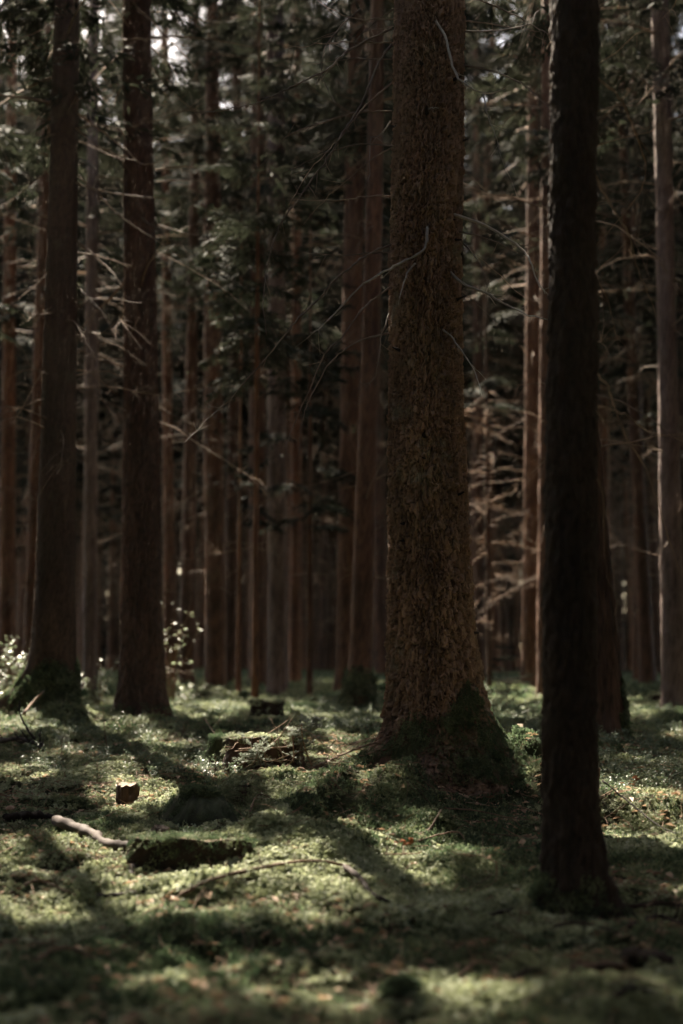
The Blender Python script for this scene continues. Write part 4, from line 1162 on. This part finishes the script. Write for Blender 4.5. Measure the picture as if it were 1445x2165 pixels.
n = 26000
x, y = wedge(n, 4.2, 15, 0.3); k = fbm(x / 0.7 + 40, y / 0.7, 51, 3)
ok = clear(x, y) & ((k < 0.47) | (rng.random(n) < 0.15)); x, y = x[ok], y[ok]; n = len(x)
a = rng.random(n) * 6.283; l = rng.uniform(0.012, 0.035, n); z = H(x, y) + rng.uniform(0.004, 0.03, n)
c = np.stack([x, y, z], 1); d = np.stack([np.cos(a), np.sin(a), rng.normal(size=n) * 0.2], 1) * l[:, None]; sv = np.stack([-np.sin(a), np.cos(a), 0 * a], 1) * 0.0022
mb = MB(); mb.add(np.stack([c - sv, c + sv, c + d], 1), None, np.arange(n * 3).reshape(-1, 3), np.repeat(rng.random(n), 3))
tag(link("needle_litter", mb.mesh("needle_litter", M_LITTER, False)), "brown fallen needles strewn in the bare patches", "litter", kind="stuff")
def needle_shoot(mb, path, nl, dens, w=0.0022, tone=0.5, g=rng, flat=0.6):
    path = np.asarray(path); seg = np.linalg.norm(np.diff(path, axis=0), axis=1); L = seg.sum()
    n = int(L * dens); cum = np.r_[0, np.cumsum(seg)]
    u = np.sort(g.random(n)) * L
    p = np.stack([np.interp(u, cum, path[:, k]) for k in range(3)], 1)
    t = np.stack([np.interp(np.minimum(u + 0.01, L), cum, path[:, k]) for k in range(3)], 1) - np.stack([np.interp(np.maximum(u - 0.01, 0), cum, path[:, k]) for k in range(3)], 1)
    t /= np.linalg.norm(t, axis=1, keepdims=True) + 1e-9
    rv = g.normal(size=(n, 3)); rv[:, 2] *= flat
    rv -= t * (rv * t).sum(1, keepdims=True); rv /= np.linalg.norm(rv, axis=1, keepdims=True) + 1e-9
    d = t * 0.6 + rv * 0.8
    s = np.cross(d, g.normal(size=(n, 3))); s /= np.linalg.norm(s, axis=1, keepdims=True)
    ln = nl * g.uniform(0.7, 1.2, (n, 1))
    V = np.stack([p - s * w * 0.5, p + s * w * 0.5, p + d * ln], 1)
    mb.add(V, None, np.arange(n * 3).reshape(-1, 3), np.repeat(np.clip(tone + g.normal(size=n) * 0.2, 0, 1), 3))
def seedling(name, label, base, h, whorls, spread, nl=0.014, dens=420, lean=(0, 0), seed=0, w=0.0026, mat=None, cat="sapling", group=None, droop=0.15, bare=0.0, thick=0.005):
    g = np.random.default_rng(seed)
    t = thing(name, base, label, cat, group)
    b = np.array(base)
    ts = np.linspace(0, 1, 8)
    stem = np.stack([b[0] + lean[0] * ts * h + 0.012 * h * np.sin(5 * ts + seed), b[1] + lean[1] * ts * h, b[2] - 0.02 + ts * (h + 0.02)], 1)
    ms = MB(); tube(ms, stem, thick * (1 - 0.7 * ts) + 0.001, 5, 0.4)
    mn = MB()
    needle_shoot(mn, stem[int(7 * max(bare, 0.3)):], nl, dens, w, 0.6, g)
    for k in range(whorls):
        u = bare + (1 - bare) * (k + 0.3) / whorls
        p = np.array([np.interp(u, ts, stem[:, i]) for i in range(3)])
        for q in range(int(g.integers(4, 7))):
            a = g.random() * 6.283; L = spread * (1 - 0.75 * u) * g.uniform(0.6, 1.1)
            d = np.array([math.cos(a), math.sin(a), g.uniform(0.05, 0.45) if mat is not M_SUNLIT else g.uniform(-0.35, 1.3)])
            path = np.array([p, p + d * L * 0.5, p + d * L - [0, 0, droop * L]])
            tube(ms, path, [0.0024, 0.0017, 0.0009], 3, 0.4, cap=False)
            needle_shoot(mn, path, nl, dens, w, g.uniform(0.2, 0.9), g)
            sd_ = np.array([-d[1], d[0], 0])
            for sg in (-1, 1):
                for f in (0.35, 0.6):
                    q0 = p + d * L * f; e = q0 + (d * 0.7 + sd_ * sg * 0.7) * L * 0.42
                    pp = np.array([q0, 0.5 * (q0 + e), e - [0, 0, droop * L * 0.4]])
                    tube(ms, pp, [0.0015, 0.0011, 0.0007], 3, 0.4, cap=False)
                    needle_shoot(mn, pp, nl, dens, w, g.uniform(0.2, 0.9), g)
    part("stem", ms, M_DEAD, t, base); part("needles", mn, mat or M_SEED, t, base, False, "stuff")
    return t
def gp(px, py):
    return tuple(G(px, py))
seedling("spruce_seedling", "bushy little spruce seedling behind the small sawn stump", gp(205, 1662), 0.21, 4, 0.20, seed=81, dens=520)
seedling("spruce_seedling", "small spruce seedling right of the small sawn stump", gp(322, 1680), 0.14, 3, 0.12, seed=82)
seedling("spruce_seedling", "tiny spruce seedling right behind the small sawn stump", gp(275, 1645), 0.15, 3, 0.12, seed=83)
seedling("pine_sapling", "spindly sapling with a bare stem in front of the ridged trunk", gp(228, 1592), 0.50, 2, 0.30, nl=0.030, dens=200, lean=(-0.12, 0), seed=84, bare=0.55)
seedling("spruce_sprig", "thin upright sprig with pale lit tips at the left", gp(131, 1605), 0.22, 2, 0.20, nl=0.016, dens=420, seed=85, bare=0.7, mat=M_SUNLIT)
seedling("spruce_seedling", "young spruce with dark needles left of the sunlit flat stump", gp(455, 1650), 0.20, 3, 0.20, seed=86, mat=M_SPRUCE)
seedling("spruce_seedling", "dark low seedling in front of the sunlit stump's left corner", gp(520, 1690), 0.12, 3, 0.14, seed=87, mat=M_SPRUCE)
seedling("young_fir", "green bushy young fir in shade between the large spruce and the near trunk", gp(1072, 1500), 0.95, 6, 0.55, nl=0.022, dens=330, seed=88, w=0.006, mat=M_SPRUCE)
p0 = P(590, 1580, 11.98)
seedling("sunlit_sapling", "pale glowing sapling leaning out of the sunlit flat stump", tuple(p0), 0.22, 4, 0.30, nl=0.022, dens=800, lean=(1.5, -0.05), seed=89, bare=0.5, w=0.005, droop=0.02, mat=M_SUNLIT)
p0 = P(640, 1620, 11.85)
seedling("sunlit_twig_sapling", "thin twiggy sapling with orange leaves at the sunlit stump's right end", tuple(p0), 0.30, 3, 0.22, nl=0.018, dens=600, lean=(-0.05, 0), seed=90, bare=0.4, w=0.005, mat=M_SUNLIT)
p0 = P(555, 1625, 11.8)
seedling("sprawling_sapling", "low pale sapling sprawling over the sunlit stump's front", tuple(p0), 0.20, 4, 0.30, nl=0.018, dens=600, lean=(-0.3, -0.1), seed=190, bare=0.2, w=0.005, mat=M_SUNLIT)

def leafy(name, label, base, h, n_st, n_leaf, leaf, spread, seed, mat=None, group=None, cat="shrub", parts=True):
    g = np.random.default_rng(seed)
    t = thing(name, base, label, cat, group)
    b = np.array(base); ms = MB(); ml = MB()
    for k in range(n_st):
        a = g.random() * 6.283; L = h * g.uniform(0.6, 1.1); sp = spread * g.uniform(0.2, 1.0)
        ts = np.linspace(0, 1, 6)
        st = np.stack([b[0] + math.cos(a) * sp * ts ** 1.3 + g.normal(size=6) * 0.02 * h, b[1] + math.sin(a) * sp * ts ** 1.3 + g.normal(size=6) * 0.02 * h, b[2] - 0.03 + L * ts], 1)
        tube(ms, st, 0.010 * h * (1 - 0.8 * ts) + 0.001, 3, 0.4, cap=False)
        for q in range(n_leaf):
            u = g.uniform(0.25, 1.0); p = np.array([np.interp(u, ts, st[:, i]) for i in range(3)])
            az = g.random() * 6.283; d = np.array([math.cos(az), math.sin(az), g.uniform(-0.3, 0.5)])
            tw = g.uniform(0.0, 0.18) * h * (1.1 - u)
            p2 = p + d * tw
            tube(ms, np.array([p, p2]), [0.0025 * h, 0.0012 * h], 3, 0.4, cap=False)
            s = np.cross(d, [g.normal() * 0.4, g.normal() * 0.4, 1]); s /= np.linalg.norm(s)
            l = leaf * g.uniform(0.7, 1.3)
            ml.add([p2, p2 + d * l * 0.4 + s * l * 0.32, p2 + d * l - [0, 0, 0.15 * l], p2 + d * l * 0.4 - s * l * 0.32], [(0, 1, 2, 3)], None, np.full(4, g.random()))
    part("stem", ms, M_DEAD, t, base); part("leaves", ml, mat or M_BROAD, t, base, False, "stuff")
    return t
def at_y(px, Y):
    x = (px - CX) / F * Y * 0.995
    return (x, Y, Hs(x, Y))
leafy("leafy_shrub", "brightly lit leafy shrub at the left edge beside the mossy rooted spruce", at_y(18, 19.5), 1.0, 11, 40, 0.06, 0.6, 91)
leafy("leafy_shrub", "glittering sunlit shrub between the two big left trunks", at_y(212, 21), 0.75, 9, 36, 0.055, 0.45, 92)
leafy("tall_leafy_shrub", "tall thin sunlit shrub emerging right of the ridged trunk", at_y(362, 21.5), 1.9, 6, 15, 0.06, 0.5, 93)
leafy("leafy_bush", "low sunlit bush at the foot of the thin dark trunk", at_y(398, 22), 0.35, 8, 22, 0.05, 0.5, 94)
leafy("leafy_bush", "low pale sunlit bush right of the large spruce's foot", at_y(1050, 19), 0.40, 9, 26, 0.05, 0.45, 95)
leafy("leafy_bush", "sunlit bush seen just left of the near dark trunk", at_y(1115, 18), 0.30, 8, 24, 0.05, 0.4, 96)

def many_ground(px, py):
    """ground points seen at these pixels"""
    d = FWD[None] + np.stack([(px - CX) / F, 0 * px, 0 * px], 1) + UPV[None] * ((CY - py) / F)[:, None]
    t = np.full(len(px), 12.0)
    for k in range(14):
        p = CAM + d * t[:, None]; t = 0.5 * t + 0.5 * np.clip((CAM[2] - H0(p[:, 0], p[:, 1])) / np.maximum(-d[:, 2], 1e-3), 3, 40)
    p = CAM + d * t[:, None]; p[:, 2] = H(p[:, 0], p[:, 1])
    return p
def undergrowth(name, label, boxes, leaf, h, mat, seed, per=16):
    g = np.random.default_rng(seed)
    mb = MB()
    for (x0, x1, y0, y1, n) in boxes:
        bases = many_ground(g.uniform(x0, x1, n), g.uniform(y0, y1, n))
        for k in range(n):
            b = bases[k]
            if not clear(b[None, 0], b[None, 1])[0]: continue
            for s_ in range(int(g.integers(2, 5))):
                L = h * g.uniform(0.5, 1.2)
                a = g.random() * 6.283; d0 = np.array([math.cos(a) * 0.5, math.sin(a) * 0.5, 1.0])
                st = np.array([b, b + d0 * L * 0.5, b + d0 * L + [g.normal() * 0.02, g.normal() * 0.02, 0]])
                tube(mb, st, [0.0016, 0.0012, 0.0007], 3, 0.0, cap=False)
                for q in range(per):
                    u = g.uniform(0.25, 1); pp = b + d0 * L * u
                    az = g.random() * 6.283; d = np.array([math.cos(az), math.sin(az), g.uniform(-0.2, 0.7)])
                    sv = np.cross(d, [g.normal() * 0.5, g.normal() * 0.5, 1]); sv /= np.linalg.norm(sv)
                    l = leaf * g.uniform(0.7, 1.3); pp = pp + d * 0.012
                    mb.add([pp, pp + d * l * 0.45 + sv * l * 0.3, pp + d * l, pp + d * l * 0.45 - sv * l * 0.3], [(0, 1, 2, 3)], None, np.full(4, g.random()))
    tag(link(name, mb.mesh(name, mat, False)), label, "undergrowth", kind="stuff")
undergrowth("bilberry_undergrowth", "low green bilberry undergrowth around the trunks", [
    (1255, 1445, 1500, 1690, 200), (640, 815, 1475, 1560, 150), (1040, 1140, 1505, 1610, 70), (40, 450, 1520, 1650, 150), (430, 520, 1590, 1660, 30), (360, 640, 1490, 1540, 70)],
    0.020, 0.13, M_BILB, 97)

# grass-like dry stems at the right
mb = MB()
bases = np.concatenate([many_ground(rng.uniform(1250, 1450, 330), rng.uniform(1500, 1680, 330)), many_ground(rng.uniform(60, 480, 90), rng.uniform(1520, 1660, 90))])
for b in bases:
    d = np.array([rng.normal() * 0.7, rng.normal() * 0.5, 1]); d /= np.linalg.norm(d); l = rng.uniform(0.06, 0.26)
    tube(mb, np.array([b, b + d * l * 0.5, b + d * l + [d[0] * 0.1, 0, -0.2 * l]]), [0.0014, 0.001, 0.0005], 3, rng.random(), cap=False)
tag(link("dry_grass", mb.mesh("dry_grass", M_SEED)), "fine dry stems of grass among the bilberry", "grass", kind="stuff")

# ------------------------------------------------------------------ fallen wood and small things on the moss
def ground_path(pl, lift):
    out = []
    for q in pl:
        p = G(q[0], q[1]); l = q[2] if len(q) > 2 else lift
        out.append([p[0], p[1], Hs(p[0], p[1]) + l])
    return np.array(out)
def stick(name, label, pl, r, lift=0.02, mat=None, seed=0, sides=9, rough=0.25, twigs=0, cat="stick", tip=0.5, n=26):
    g = np.random.default_rng(seed)
    pts = ground_path(pl, lift)
    path = smooth_path(pts, n)
    path[1:-1] += g.normal(size=(n - 2, 3)) * r * 0.12
    ts = np.linspace(0, 1, n)
    c = path[0]
    t = thing(name, tuple(c), label, cat)
    mb = MB(); tube(mb, path, r * (1 - (1 - tip) * ts) * (1 + 0.10 * g.normal(size=n).clip(-1, 1)), sides, g.random(), rough=rough, seed=seed)
    part("stem", mb, mat or M_DEAD, t, t.location)
    for k in range(twigs):
        i = int(g.uniform(0.2, 0.95) * (n - 1)); d = g.normal(size=3); d[2] = abs(d[2]) + 0.2; d /= np.linalg.norm(d)
        l = g.uniform(0.08, 0.28)
        m = MB(); tube(m, np.array([path[i], path[i] + d * l * 0.5 + g.normal(size=3) * 0.02, path[i] + d * l]), [r * 0.4, r * 0.3, r * 0.14], 5, g.random(), cap=False)
        part("twig", m, mat or M_DEAD, t, t.location)
    return t
stick("fallen_branch", "thick grey fallen branch leading to the wide sawn stump", [(118, 1752, 0.05), (180, 1775, 0.05), (230, 1800, 0.04), (296, 1805, 0.05)], 0.040, mat=M_GREY, seed=1, rough=0.3, tip=0.75)
stick("rotten_log", "dark rotting piece of log lying at the left edge", [(10, 1742, 0.03), (60, 1738, 0.04), (112, 1740, 0.03)], 0.035, mat=M_NEAR, seed=2, rough=0.4, tip=0.8)
stick("bark_root", "bark covered root stub sloping off the sawn stump's left corner", [(340, 1790, 0.07), (305, 1815, 0.04), (282, 1848, 0.00), (270, 1862, -0.04)], 0.060, mat=M_NEAR, seed=3, rough=0.4, tip=0.5)
stick("arched_stick", "long thin arched brown stick across the bright foreground moss", [(378, 1905, 0.02), (450, 1882, 0.05), (560, 1862, 0.07), (660, 1848, 0.07), (740, 1852, 0.05)], 0.011, mat=M_DEAD, seed=4, tip=0.7)
stick("crooked_stick", "crooked dark stick bending down in the foreground moss", [(728, 1850, 0.04), (760, 1880, 0.06), (790, 1915, 0.05), (850, 1932, 0.02)], 0.018, mat=M_NEAR, seed=5, tip=0.7)
stick("dark_root", "dark root lying in the hollow before the sawn stump", [(190, 1910, 0.02), (300, 1900, 0.03), (420, 1862, 0.02)], 0.014, mat=M_NEAR, seed=6)
stick("shaded_log", "blurred piece of log in the dark lower right corner", [(1190, 2068, 0.03), (1260, 2066, 0.04), (1325, 2062, 0.03)], 0.022, mat=M_DEAD, seed=7, tip=0.8)
stick("dark_branch", "dark branch crossing the lower right corner", [(1330, 2040, 0.04), (1400, 2050, 0.04), (1460, 2060, 0.03)], 0.035, mat=M_NEAR, seed=8)
stick("upright_stick", "short broken stick standing upright beside the near dark trunk", [(1262, 1690, 0.0), (1264, 1690, 0.10), (1268, 1690, 0.20)], 0.014, mat=M_DEAD, seed=9, n=12, tip=0.8)
stick("slanting_twig", "dark twig slanting across the sunlit moss at the right edge", [(1275, 1690, 0.12), (1330, 1725, 0.08), (1390, 1765, 0.06), (1450, 1790, 0.05)], 0.006, mat=M_NEAR, seed=10)
stick("bare_twig", "long thin twig lying in the shade before the large spruce", [(940, 1722, 0.04), (1010, 1732, 0.05), (1080, 1745, 0.05), (1140, 1748, 0.04)], 0.005, seed=11, twigs=2)
stick("short_stick", "short pale stick pointing up from the moss below the large spruce", [(898, 1772, 0.01), (915, 1765, 0.06), (934, 1755, 0.13)], 0.008, seed=12, n=12)
stick("curled_twig", "curled brown twig lying on the moss below the large spruce", [(870, 1790, 0.02), (930, 1783, 0.05), (970, 1782, 0.06), (990, 1796, 0.02)], 0.007, seed=13)
stick("white_twig", "small pale upright twig in the lit moss left of the near trunk", [(1048, 1872, 0.0), (1051, 1872, 0.06), (1050, 1872, 0.13)], 0.007, mat=M_DEAD, seed=14, n=10)
stick("forked_twig", "forked bare twigs lying left of the large spruce's foot", [(660, 1632, 0.02), (720, 1612, 0.06), (770, 1602, 0.08), (815, 1595, 0.10)], 0.010, seed=15, twigs=5)
stick("dry_twig", "thin dry twig behind the forked bare twigs", [(740, 1585, 0.05), (780, 1580, 0.08), (820, 1578, 0.08)], 0.008, seed=16, twigs=3)
stick("leaning_twig", "thin bare twig leaning in front of the dark green stump", [(432, 1590, 0.32), (450, 1600, 0.24), (480, 1630, 0.14), (512, 1665, 0.02)], 0.005, seed=17, twigs=4)
stick("dead_branch", "dead crooked branch with upright twigs at the left edge", [(-30, 1588, 0.06), (30, 1580, 0.08), (70, 1588, 0.08), (95, 1592, 0.03)], 0.026, mat=M_GREY, seed=18, twigs=9)
stick("leaning_dead_twig", "thin dead twig rising from the crooked branch at the left edge", [(88, 1590, 0.05), (60, 1585, 0.18), (42, 1575, 0.30), (40, 1570, 0.42)], 0.013, mat=M_GREY, seed=19, n=14)
stick("bark_strip", "pale broken stick lying on the mossy root of the left spruce", [(50, 1530, 0.10), (70, 1520, 0.18), (92, 1512, 0.24)], 0.020, seed=20, n=10)
stick("crooked_twig", "crooked twig lying in the shade right of the rounded mossy stump", [(560, 1752, 0.02), (600, 1740, 0.04), (640, 1725, 0.05)], 0.007, seed=21, twigs=3)
stick("thin_root", "thin root crossing the dark hollow in the lower right", [(1100, 1935, 0.02), (1050, 1950, 0.04), (1000, 1960, 0.01)], 0.012, mat=M_NEAR, seed=22)
stick("crossing_root", "thin root running right from the near dark trunk's foot", [(1295, 1925, 0.03), (1345, 1935, 0.04), (1400, 1925, 0.03), (1450, 1930, 0.02)], 0.014, mat=M_NEAR, seed=23)

for k, (lab, pl) in enumerate((
    ("pale crooked twig hanging down the sunlit stump's front", [(545, 1566), (553, 1580), (560, 1592), (563, 1630)]),
    ("pale bent twig lying along the sunlit stump's lower front", [(562, 1598), (575, 1606), (590, 1610), (608, 1606)]),
    ("short pale upright twig before the sunlit stump", [(619, 1555), (621, 1580), (621, 1612)]),
    ("thin pale twig across the upper face of the sunlit stump", [(505, 1584), (540, 1582), (580, 1581), (612, 1578)]),
    ("long pale twig rising right over the sunlit stump's top", [(570, 1577), (590, 1560), (604, 1540), (618, 1520)]),
    ("pale forked twig leaning on the sunlit stump's right end", [(660, 1620), (648, 1590), (640, 1560), (638, 1530)]),
    ("pale low twig in the bright moss before the sunlit stump", [(560, 1640), (600, 1632), (640, 1634)]),
    ("thin slanting twig at the sunlit stump's left front", [(498, 1622), (520, 1612), (545, 1608)]))):
    pts = np.array([P(x, y, 11.84 - 0.02 * i) for i, (x, y) in enumerate(pl)])
    o = thing("draped_twig", tuple(pts[-1]), lab, "twig", "pale twigs on the sunlit stump")
    m = MB(); tube(m, smooth_path(pts, 14), np.linspace(0.007, 0.004, 14), 6, 0.9); part("stem", m, M_DEAD, o, o.location)
for k, (lab, pl, r_) in enumerate((
    ("dark twig lying left of the log in the lower right corner", [(1080, 2090, 0.03), (1130, 2075, 0.04), (1185, 2085, 0.02)], 0.010),
    ("dark bent twig at the very bottom right", [(1290, 2130, 0.03), (1350, 2120, 0.05), (1430, 2135, 0.03)], 0.012),
    ("thin dark twig just below the near dark trunk", [(1150, 1985, 0.03), (1220, 1975, 0.05), (1310, 1990, 0.03)], 0.009),
    ("curved brown twig at the bottom centre", [(960, 2085, 0.02), (1010, 2060, 0.05), (1060, 2065, 0.03)], 0.008),
    ("dark stick right of the near trunk's foot", [(1330, 1975, 0.03), (1390, 1960, 0.05), (1450, 1975, 0.04)], 0.016),
    ("brown twig lying in the bright moss at the far left", [(20, 1900, 0.02), (80, 1885, 0.05), (150, 1905, 0.03)], 0.008),
    ("thin twig lying below the orange rotten chunk", [(760, 1815, 0.02), (820, 1822, 0.04), (900, 1815, 0.03)], 0.006),
    ("forked brown twig on the bright moss left of the near trunk", [(960, 1840, 0.02), (1010, 1828, 0.05), (1070, 1845, 0.03)], 0.006),
    ("thin twig at the mossy stump's right", [(525, 1735, 0.02), (545, 1705, 0.08), (580, 1700, 0.03)], 0.006),
    ("brown twig in the shaded moss at the bottom left", [(60, 2050, 0.02), (140, 2035, 0.05), (230, 2055, 0.02)], 0.009))):
    stick("fallen_twig", lab, pl, r_, mat=M_NEAR if "dark" in lab else M_DEAD, seed=200 + k, twigs=2, cat="twig", n=16)
g = np.random.default_rng(321)
b0 = P(575, 1640, 11.75); o = thing("brush_tangle", tuple(b0), "tangle of pale thin twigs heaped over and around the sunlit stump", "brush")
nd = MB()
for k in range(34):
    p = P(g.uniform(470, 690), g.uniform(1530, 1640), 11.75 + g.uniform(-0.15, 0.35)); l = g.uniform(0.12, 0.42)
    p[2] = max(p[2], Hs(p[0], p[1]) + 0.03)
    d = np.array([g.normal(), g.normal() * 0.5, g.normal() * 0.45]); d /= np.linalg.norm(d)
    q = np.array([p - d * l * 0.5, p - d * l * 0.15 + g.normal(size=3) * 0.02, p + d * l * 0.2 + g.normal(size=3) * 0.02, p + d * l * 0.5])
    m = MB(); tube(m, smooth_path(q, 9), np.linspace(0.0045, 0.002, 9), 5, 0.6 + 0.4 * g.random()); part("twig", m, M_DEAD, o, o.location)
    if k % 3 == 0: needle_shoot(nd, q[1:], 0.016, 420, 0.004, g.uniform(0.3, 0.9), g)
part("needles", nd, M_SUNLIT, o, o.location, False, "stuff")
def rubble(name, label, px, py, size, mat, seed, cat, n=7, z=0.0):
    """a little heap of splintered pieces"""
    g = np.random.default_rng(seed)
    b = gp(px, py); t = thing(name, b, label, cat)
    for k in range(n):
        mb = MB(); a = g.random() * 6.283
        p = np.array(b) + [g.normal() * size * 0.5, g.normal() * size * 0.3, 0.012 + abs(g.normal()) * size * 0.3]
        d = np.array([math.cos(a), math.sin(a) * 0.6, g.uniform(-0.2, 0.7)]) * size * g.uniform(0.4, 0.9)
        tube(mb, np.array([p - d * 0.5, p - d * 0.1 + g.normal(size=3) * 0.004, p + d * 0.5]), np.array([0.5, 1.0, 0.35]) * size * g.uniform(0.12, 0.26), 5, g.random(), rough=0.9, seed=seed + k)
        part("splinter", mb, mat, t, b, False)
    return t
rubble("rotten_chunk", "bright orange rotten wood chunk on the moss below the large spruce", 848, 1795, 0.095, M_ROT, 31, "wood")
rubble("cone_heap", "dark reddish chewed cone heap among the bilberry at the right", 1350, 1668, 0.12, M_ROT, 32, "cone", 12)
rubble("orange_leaf_bit", "small orange wood crumb in the dark hollow at the left", 190, 1893, 0.04, M_ROT, 33, "wood", 4)
rubble("red_crumb", "tiny red wood crumb in the sunlit moss at the right", 1338, 1785, 0.03, M_ROT, 34, "wood", 3)

# little mushroom at the left edge
b = gp(21, 1722); t = thing("mushroom", b, "small pinkish brown mushroom beside the rotting log at the left edge", "mushroom")
prof = np.array([(0.0, 0.062), (0.012, 0.061), (0.024, 0.054), (0.031, 0.042), (0.029, 0.034), (0.018, 0.034), (0.0, 0.034)])
def lathe(mb, prof, b, n=20, wob=0.0):
    th = np.arange(n) / n * 6.2832; k = len(prof)
    V = np.stack([b[0] + prof[:, 0][:, None] * np.cos(th)[None] * (1 + wob * np.sin(3 * th)), b[1] + prof[:, 0][:, None] * np.sin(th)[None], b[2] + prof[:, 1][:, None] + 0 * th[None]], -1)
    i = np.arange(k - 1)[:, None]; j = np.arange(n)[None]; j2 = (j + 1) % n
    mb.add(V, np.stack([i * n + j, (i + 1) * n + j, (i + 1) * n + j2, i * n + j2], -1))
m = MB(); lathe(m, prof, b, wob=0.08); part("cap", m, M_MUSH, t, b)
m = MB(); lathe(m, np.array([(0.011, 0.036), (0.009, 0.02), (0.012, -0.01)]), b); part("stem", m, M_MUSH, t, b)

# dark small stump-like clod in the lower foreground
g = np.random.default_rng(40)
b = gp(852, 2112); t = thing("mossy_clod", b, "small dark mossy clod in the blurred foreground", "clod")
m = MB(); lathe(m, np.array([(0.0, 0.075), (0.03, 0.072), (0.055, 0.055), (0.072, 0.02), (0.085, -0.03)]), b, wob=0.15); part("body", m, M_NEAR, t, b)
q = g.random(90) * 6.283; rr = np.sqrt(g.random(90)) * 0.075
pp = np.stack([b[0] + rr * np.cos(q), b[1] + rr * np.sin(q), b[2] + 0.075 - rr * rr * 9], 1)
moss_object("moss", pp, np.stack([np.cos(q) * rr * 12, np.sin(q) * rr * 12, np.ones(90)], 1), g.choice([3, 4], 90), np.full((90, 3), 0.5), t)

# ------------------------------------------------------------------ young spruces standing between the trunks, green boughs hanging out of the dark
def bough_tree(name, label, px, Y, z0, z1, rmax, nb, seed, trunk_r=0.05, mat=None, dry=False):
    g = np.random.default_rng(seed)
    x, _, gz = at_y(px, Y)
    t = thing(name, (x, Y, gz), label, "tree")
    zt = np.array([gz - 0.3, gz, z1]); xt = np.full(3, x); rt = np.array([trunk_r * 1.1, trunk_r, 0.01])
    a = MB(); trunk(a, zt, xt, rt, Y, zsteps(gz - 0.25, z1 * 0.7, 0.1, z1), 16, 0.05, 0.09, 0.004, (), 0.1, 0.1, gz, seed)
    part("trunk", a, M_FAR, t, t.location)
    b = MB(); crown(b, g, z0, z1, rmax, nb, lambda z: x, Y, carve); part("crown", b, mat or M_SPRUCE, t, t.location, False, "stuff")
    if dry:
        c = MB(); dead_branches(c, g, gz + 0.8, 6.2, 80, lambda z: x, lambda z: 0.04, Y, 0.4, 1.2, 0.0075, 9); part("dead_twigs", c, M_DRY, t, t.location, kind="stuff")
bough_tree("young_spruce", "young spruce with layered blue green boughs behind the long dead twigs", 655, 22.0, 3.2, 8.5, 1.25, 34, 401)
bough_tree("suppressed_spruce", "dark green drooping young spruce left of the pale middle trunk", 540, 19.5, 5.2, 11.0, 1.5, 60, 402)
bough_tree("thin_young_spruce", "thin young spruce with a lit bough tip behind the dark trunk", 505, 24.0, 3.6, 9.0, 1.1, 22, 403)
bough_tree("bright_young_spruce", "young spruce with bright green needles beside the pale right trunk", 1490, 22.0, 4.5, 13.0, 1.3, 60, 404)
bough_tree("orange_lit_spruce", "sparse young spruce with sunlit dry twigs right of the large spruce", 1035, 26.0, 5.8, 9.0, 1.1, 16, 405, dry=True)

# ------------------------------------------------------------------ the air under the trees
hz = bpy.data.materials.new("forest_air"); hz.use_nodes = True
tt = hz.node_tree; tt.nodes.remove(tt.nodes["Principled BSDF"])
pv = tt.nodes.new("ShaderNodeVolumePrincipled")
pv.inputs["Color"].default_value = (0.95, 0.82, 0.66, 1); pv.inputs["Density"].default_value = 0.0002; pv.inputs["Anisotropy"].default_value = 0.4
tt.links.new(pv.outputs[0], tt.nodes["Material Output"].inputs["Volume"])
mb = MB()
x0, x1, y0, y1, z0, z1 = -360, 360, -130, 460, -1.5, 36
mb.add([(x0, y0, z0), (x1, y0, z0), (x1, y1, z0), (x0, y1, z0), (x0, y0, z1), (x1, y0, z1), (x1, y1, z1), (x0, y1, z1)],
       [(3, 2, 1, 0), (4, 5, 6, 7), (0, 1, 5, 4), (1, 2, 6, 5), (2, 3, 7, 6), (3, 0, 4, 7)])
tag(link("haze", mb.mesh("haze", hz, False)), "faint haze hanging between the trunks", "haze", kind="stuff")
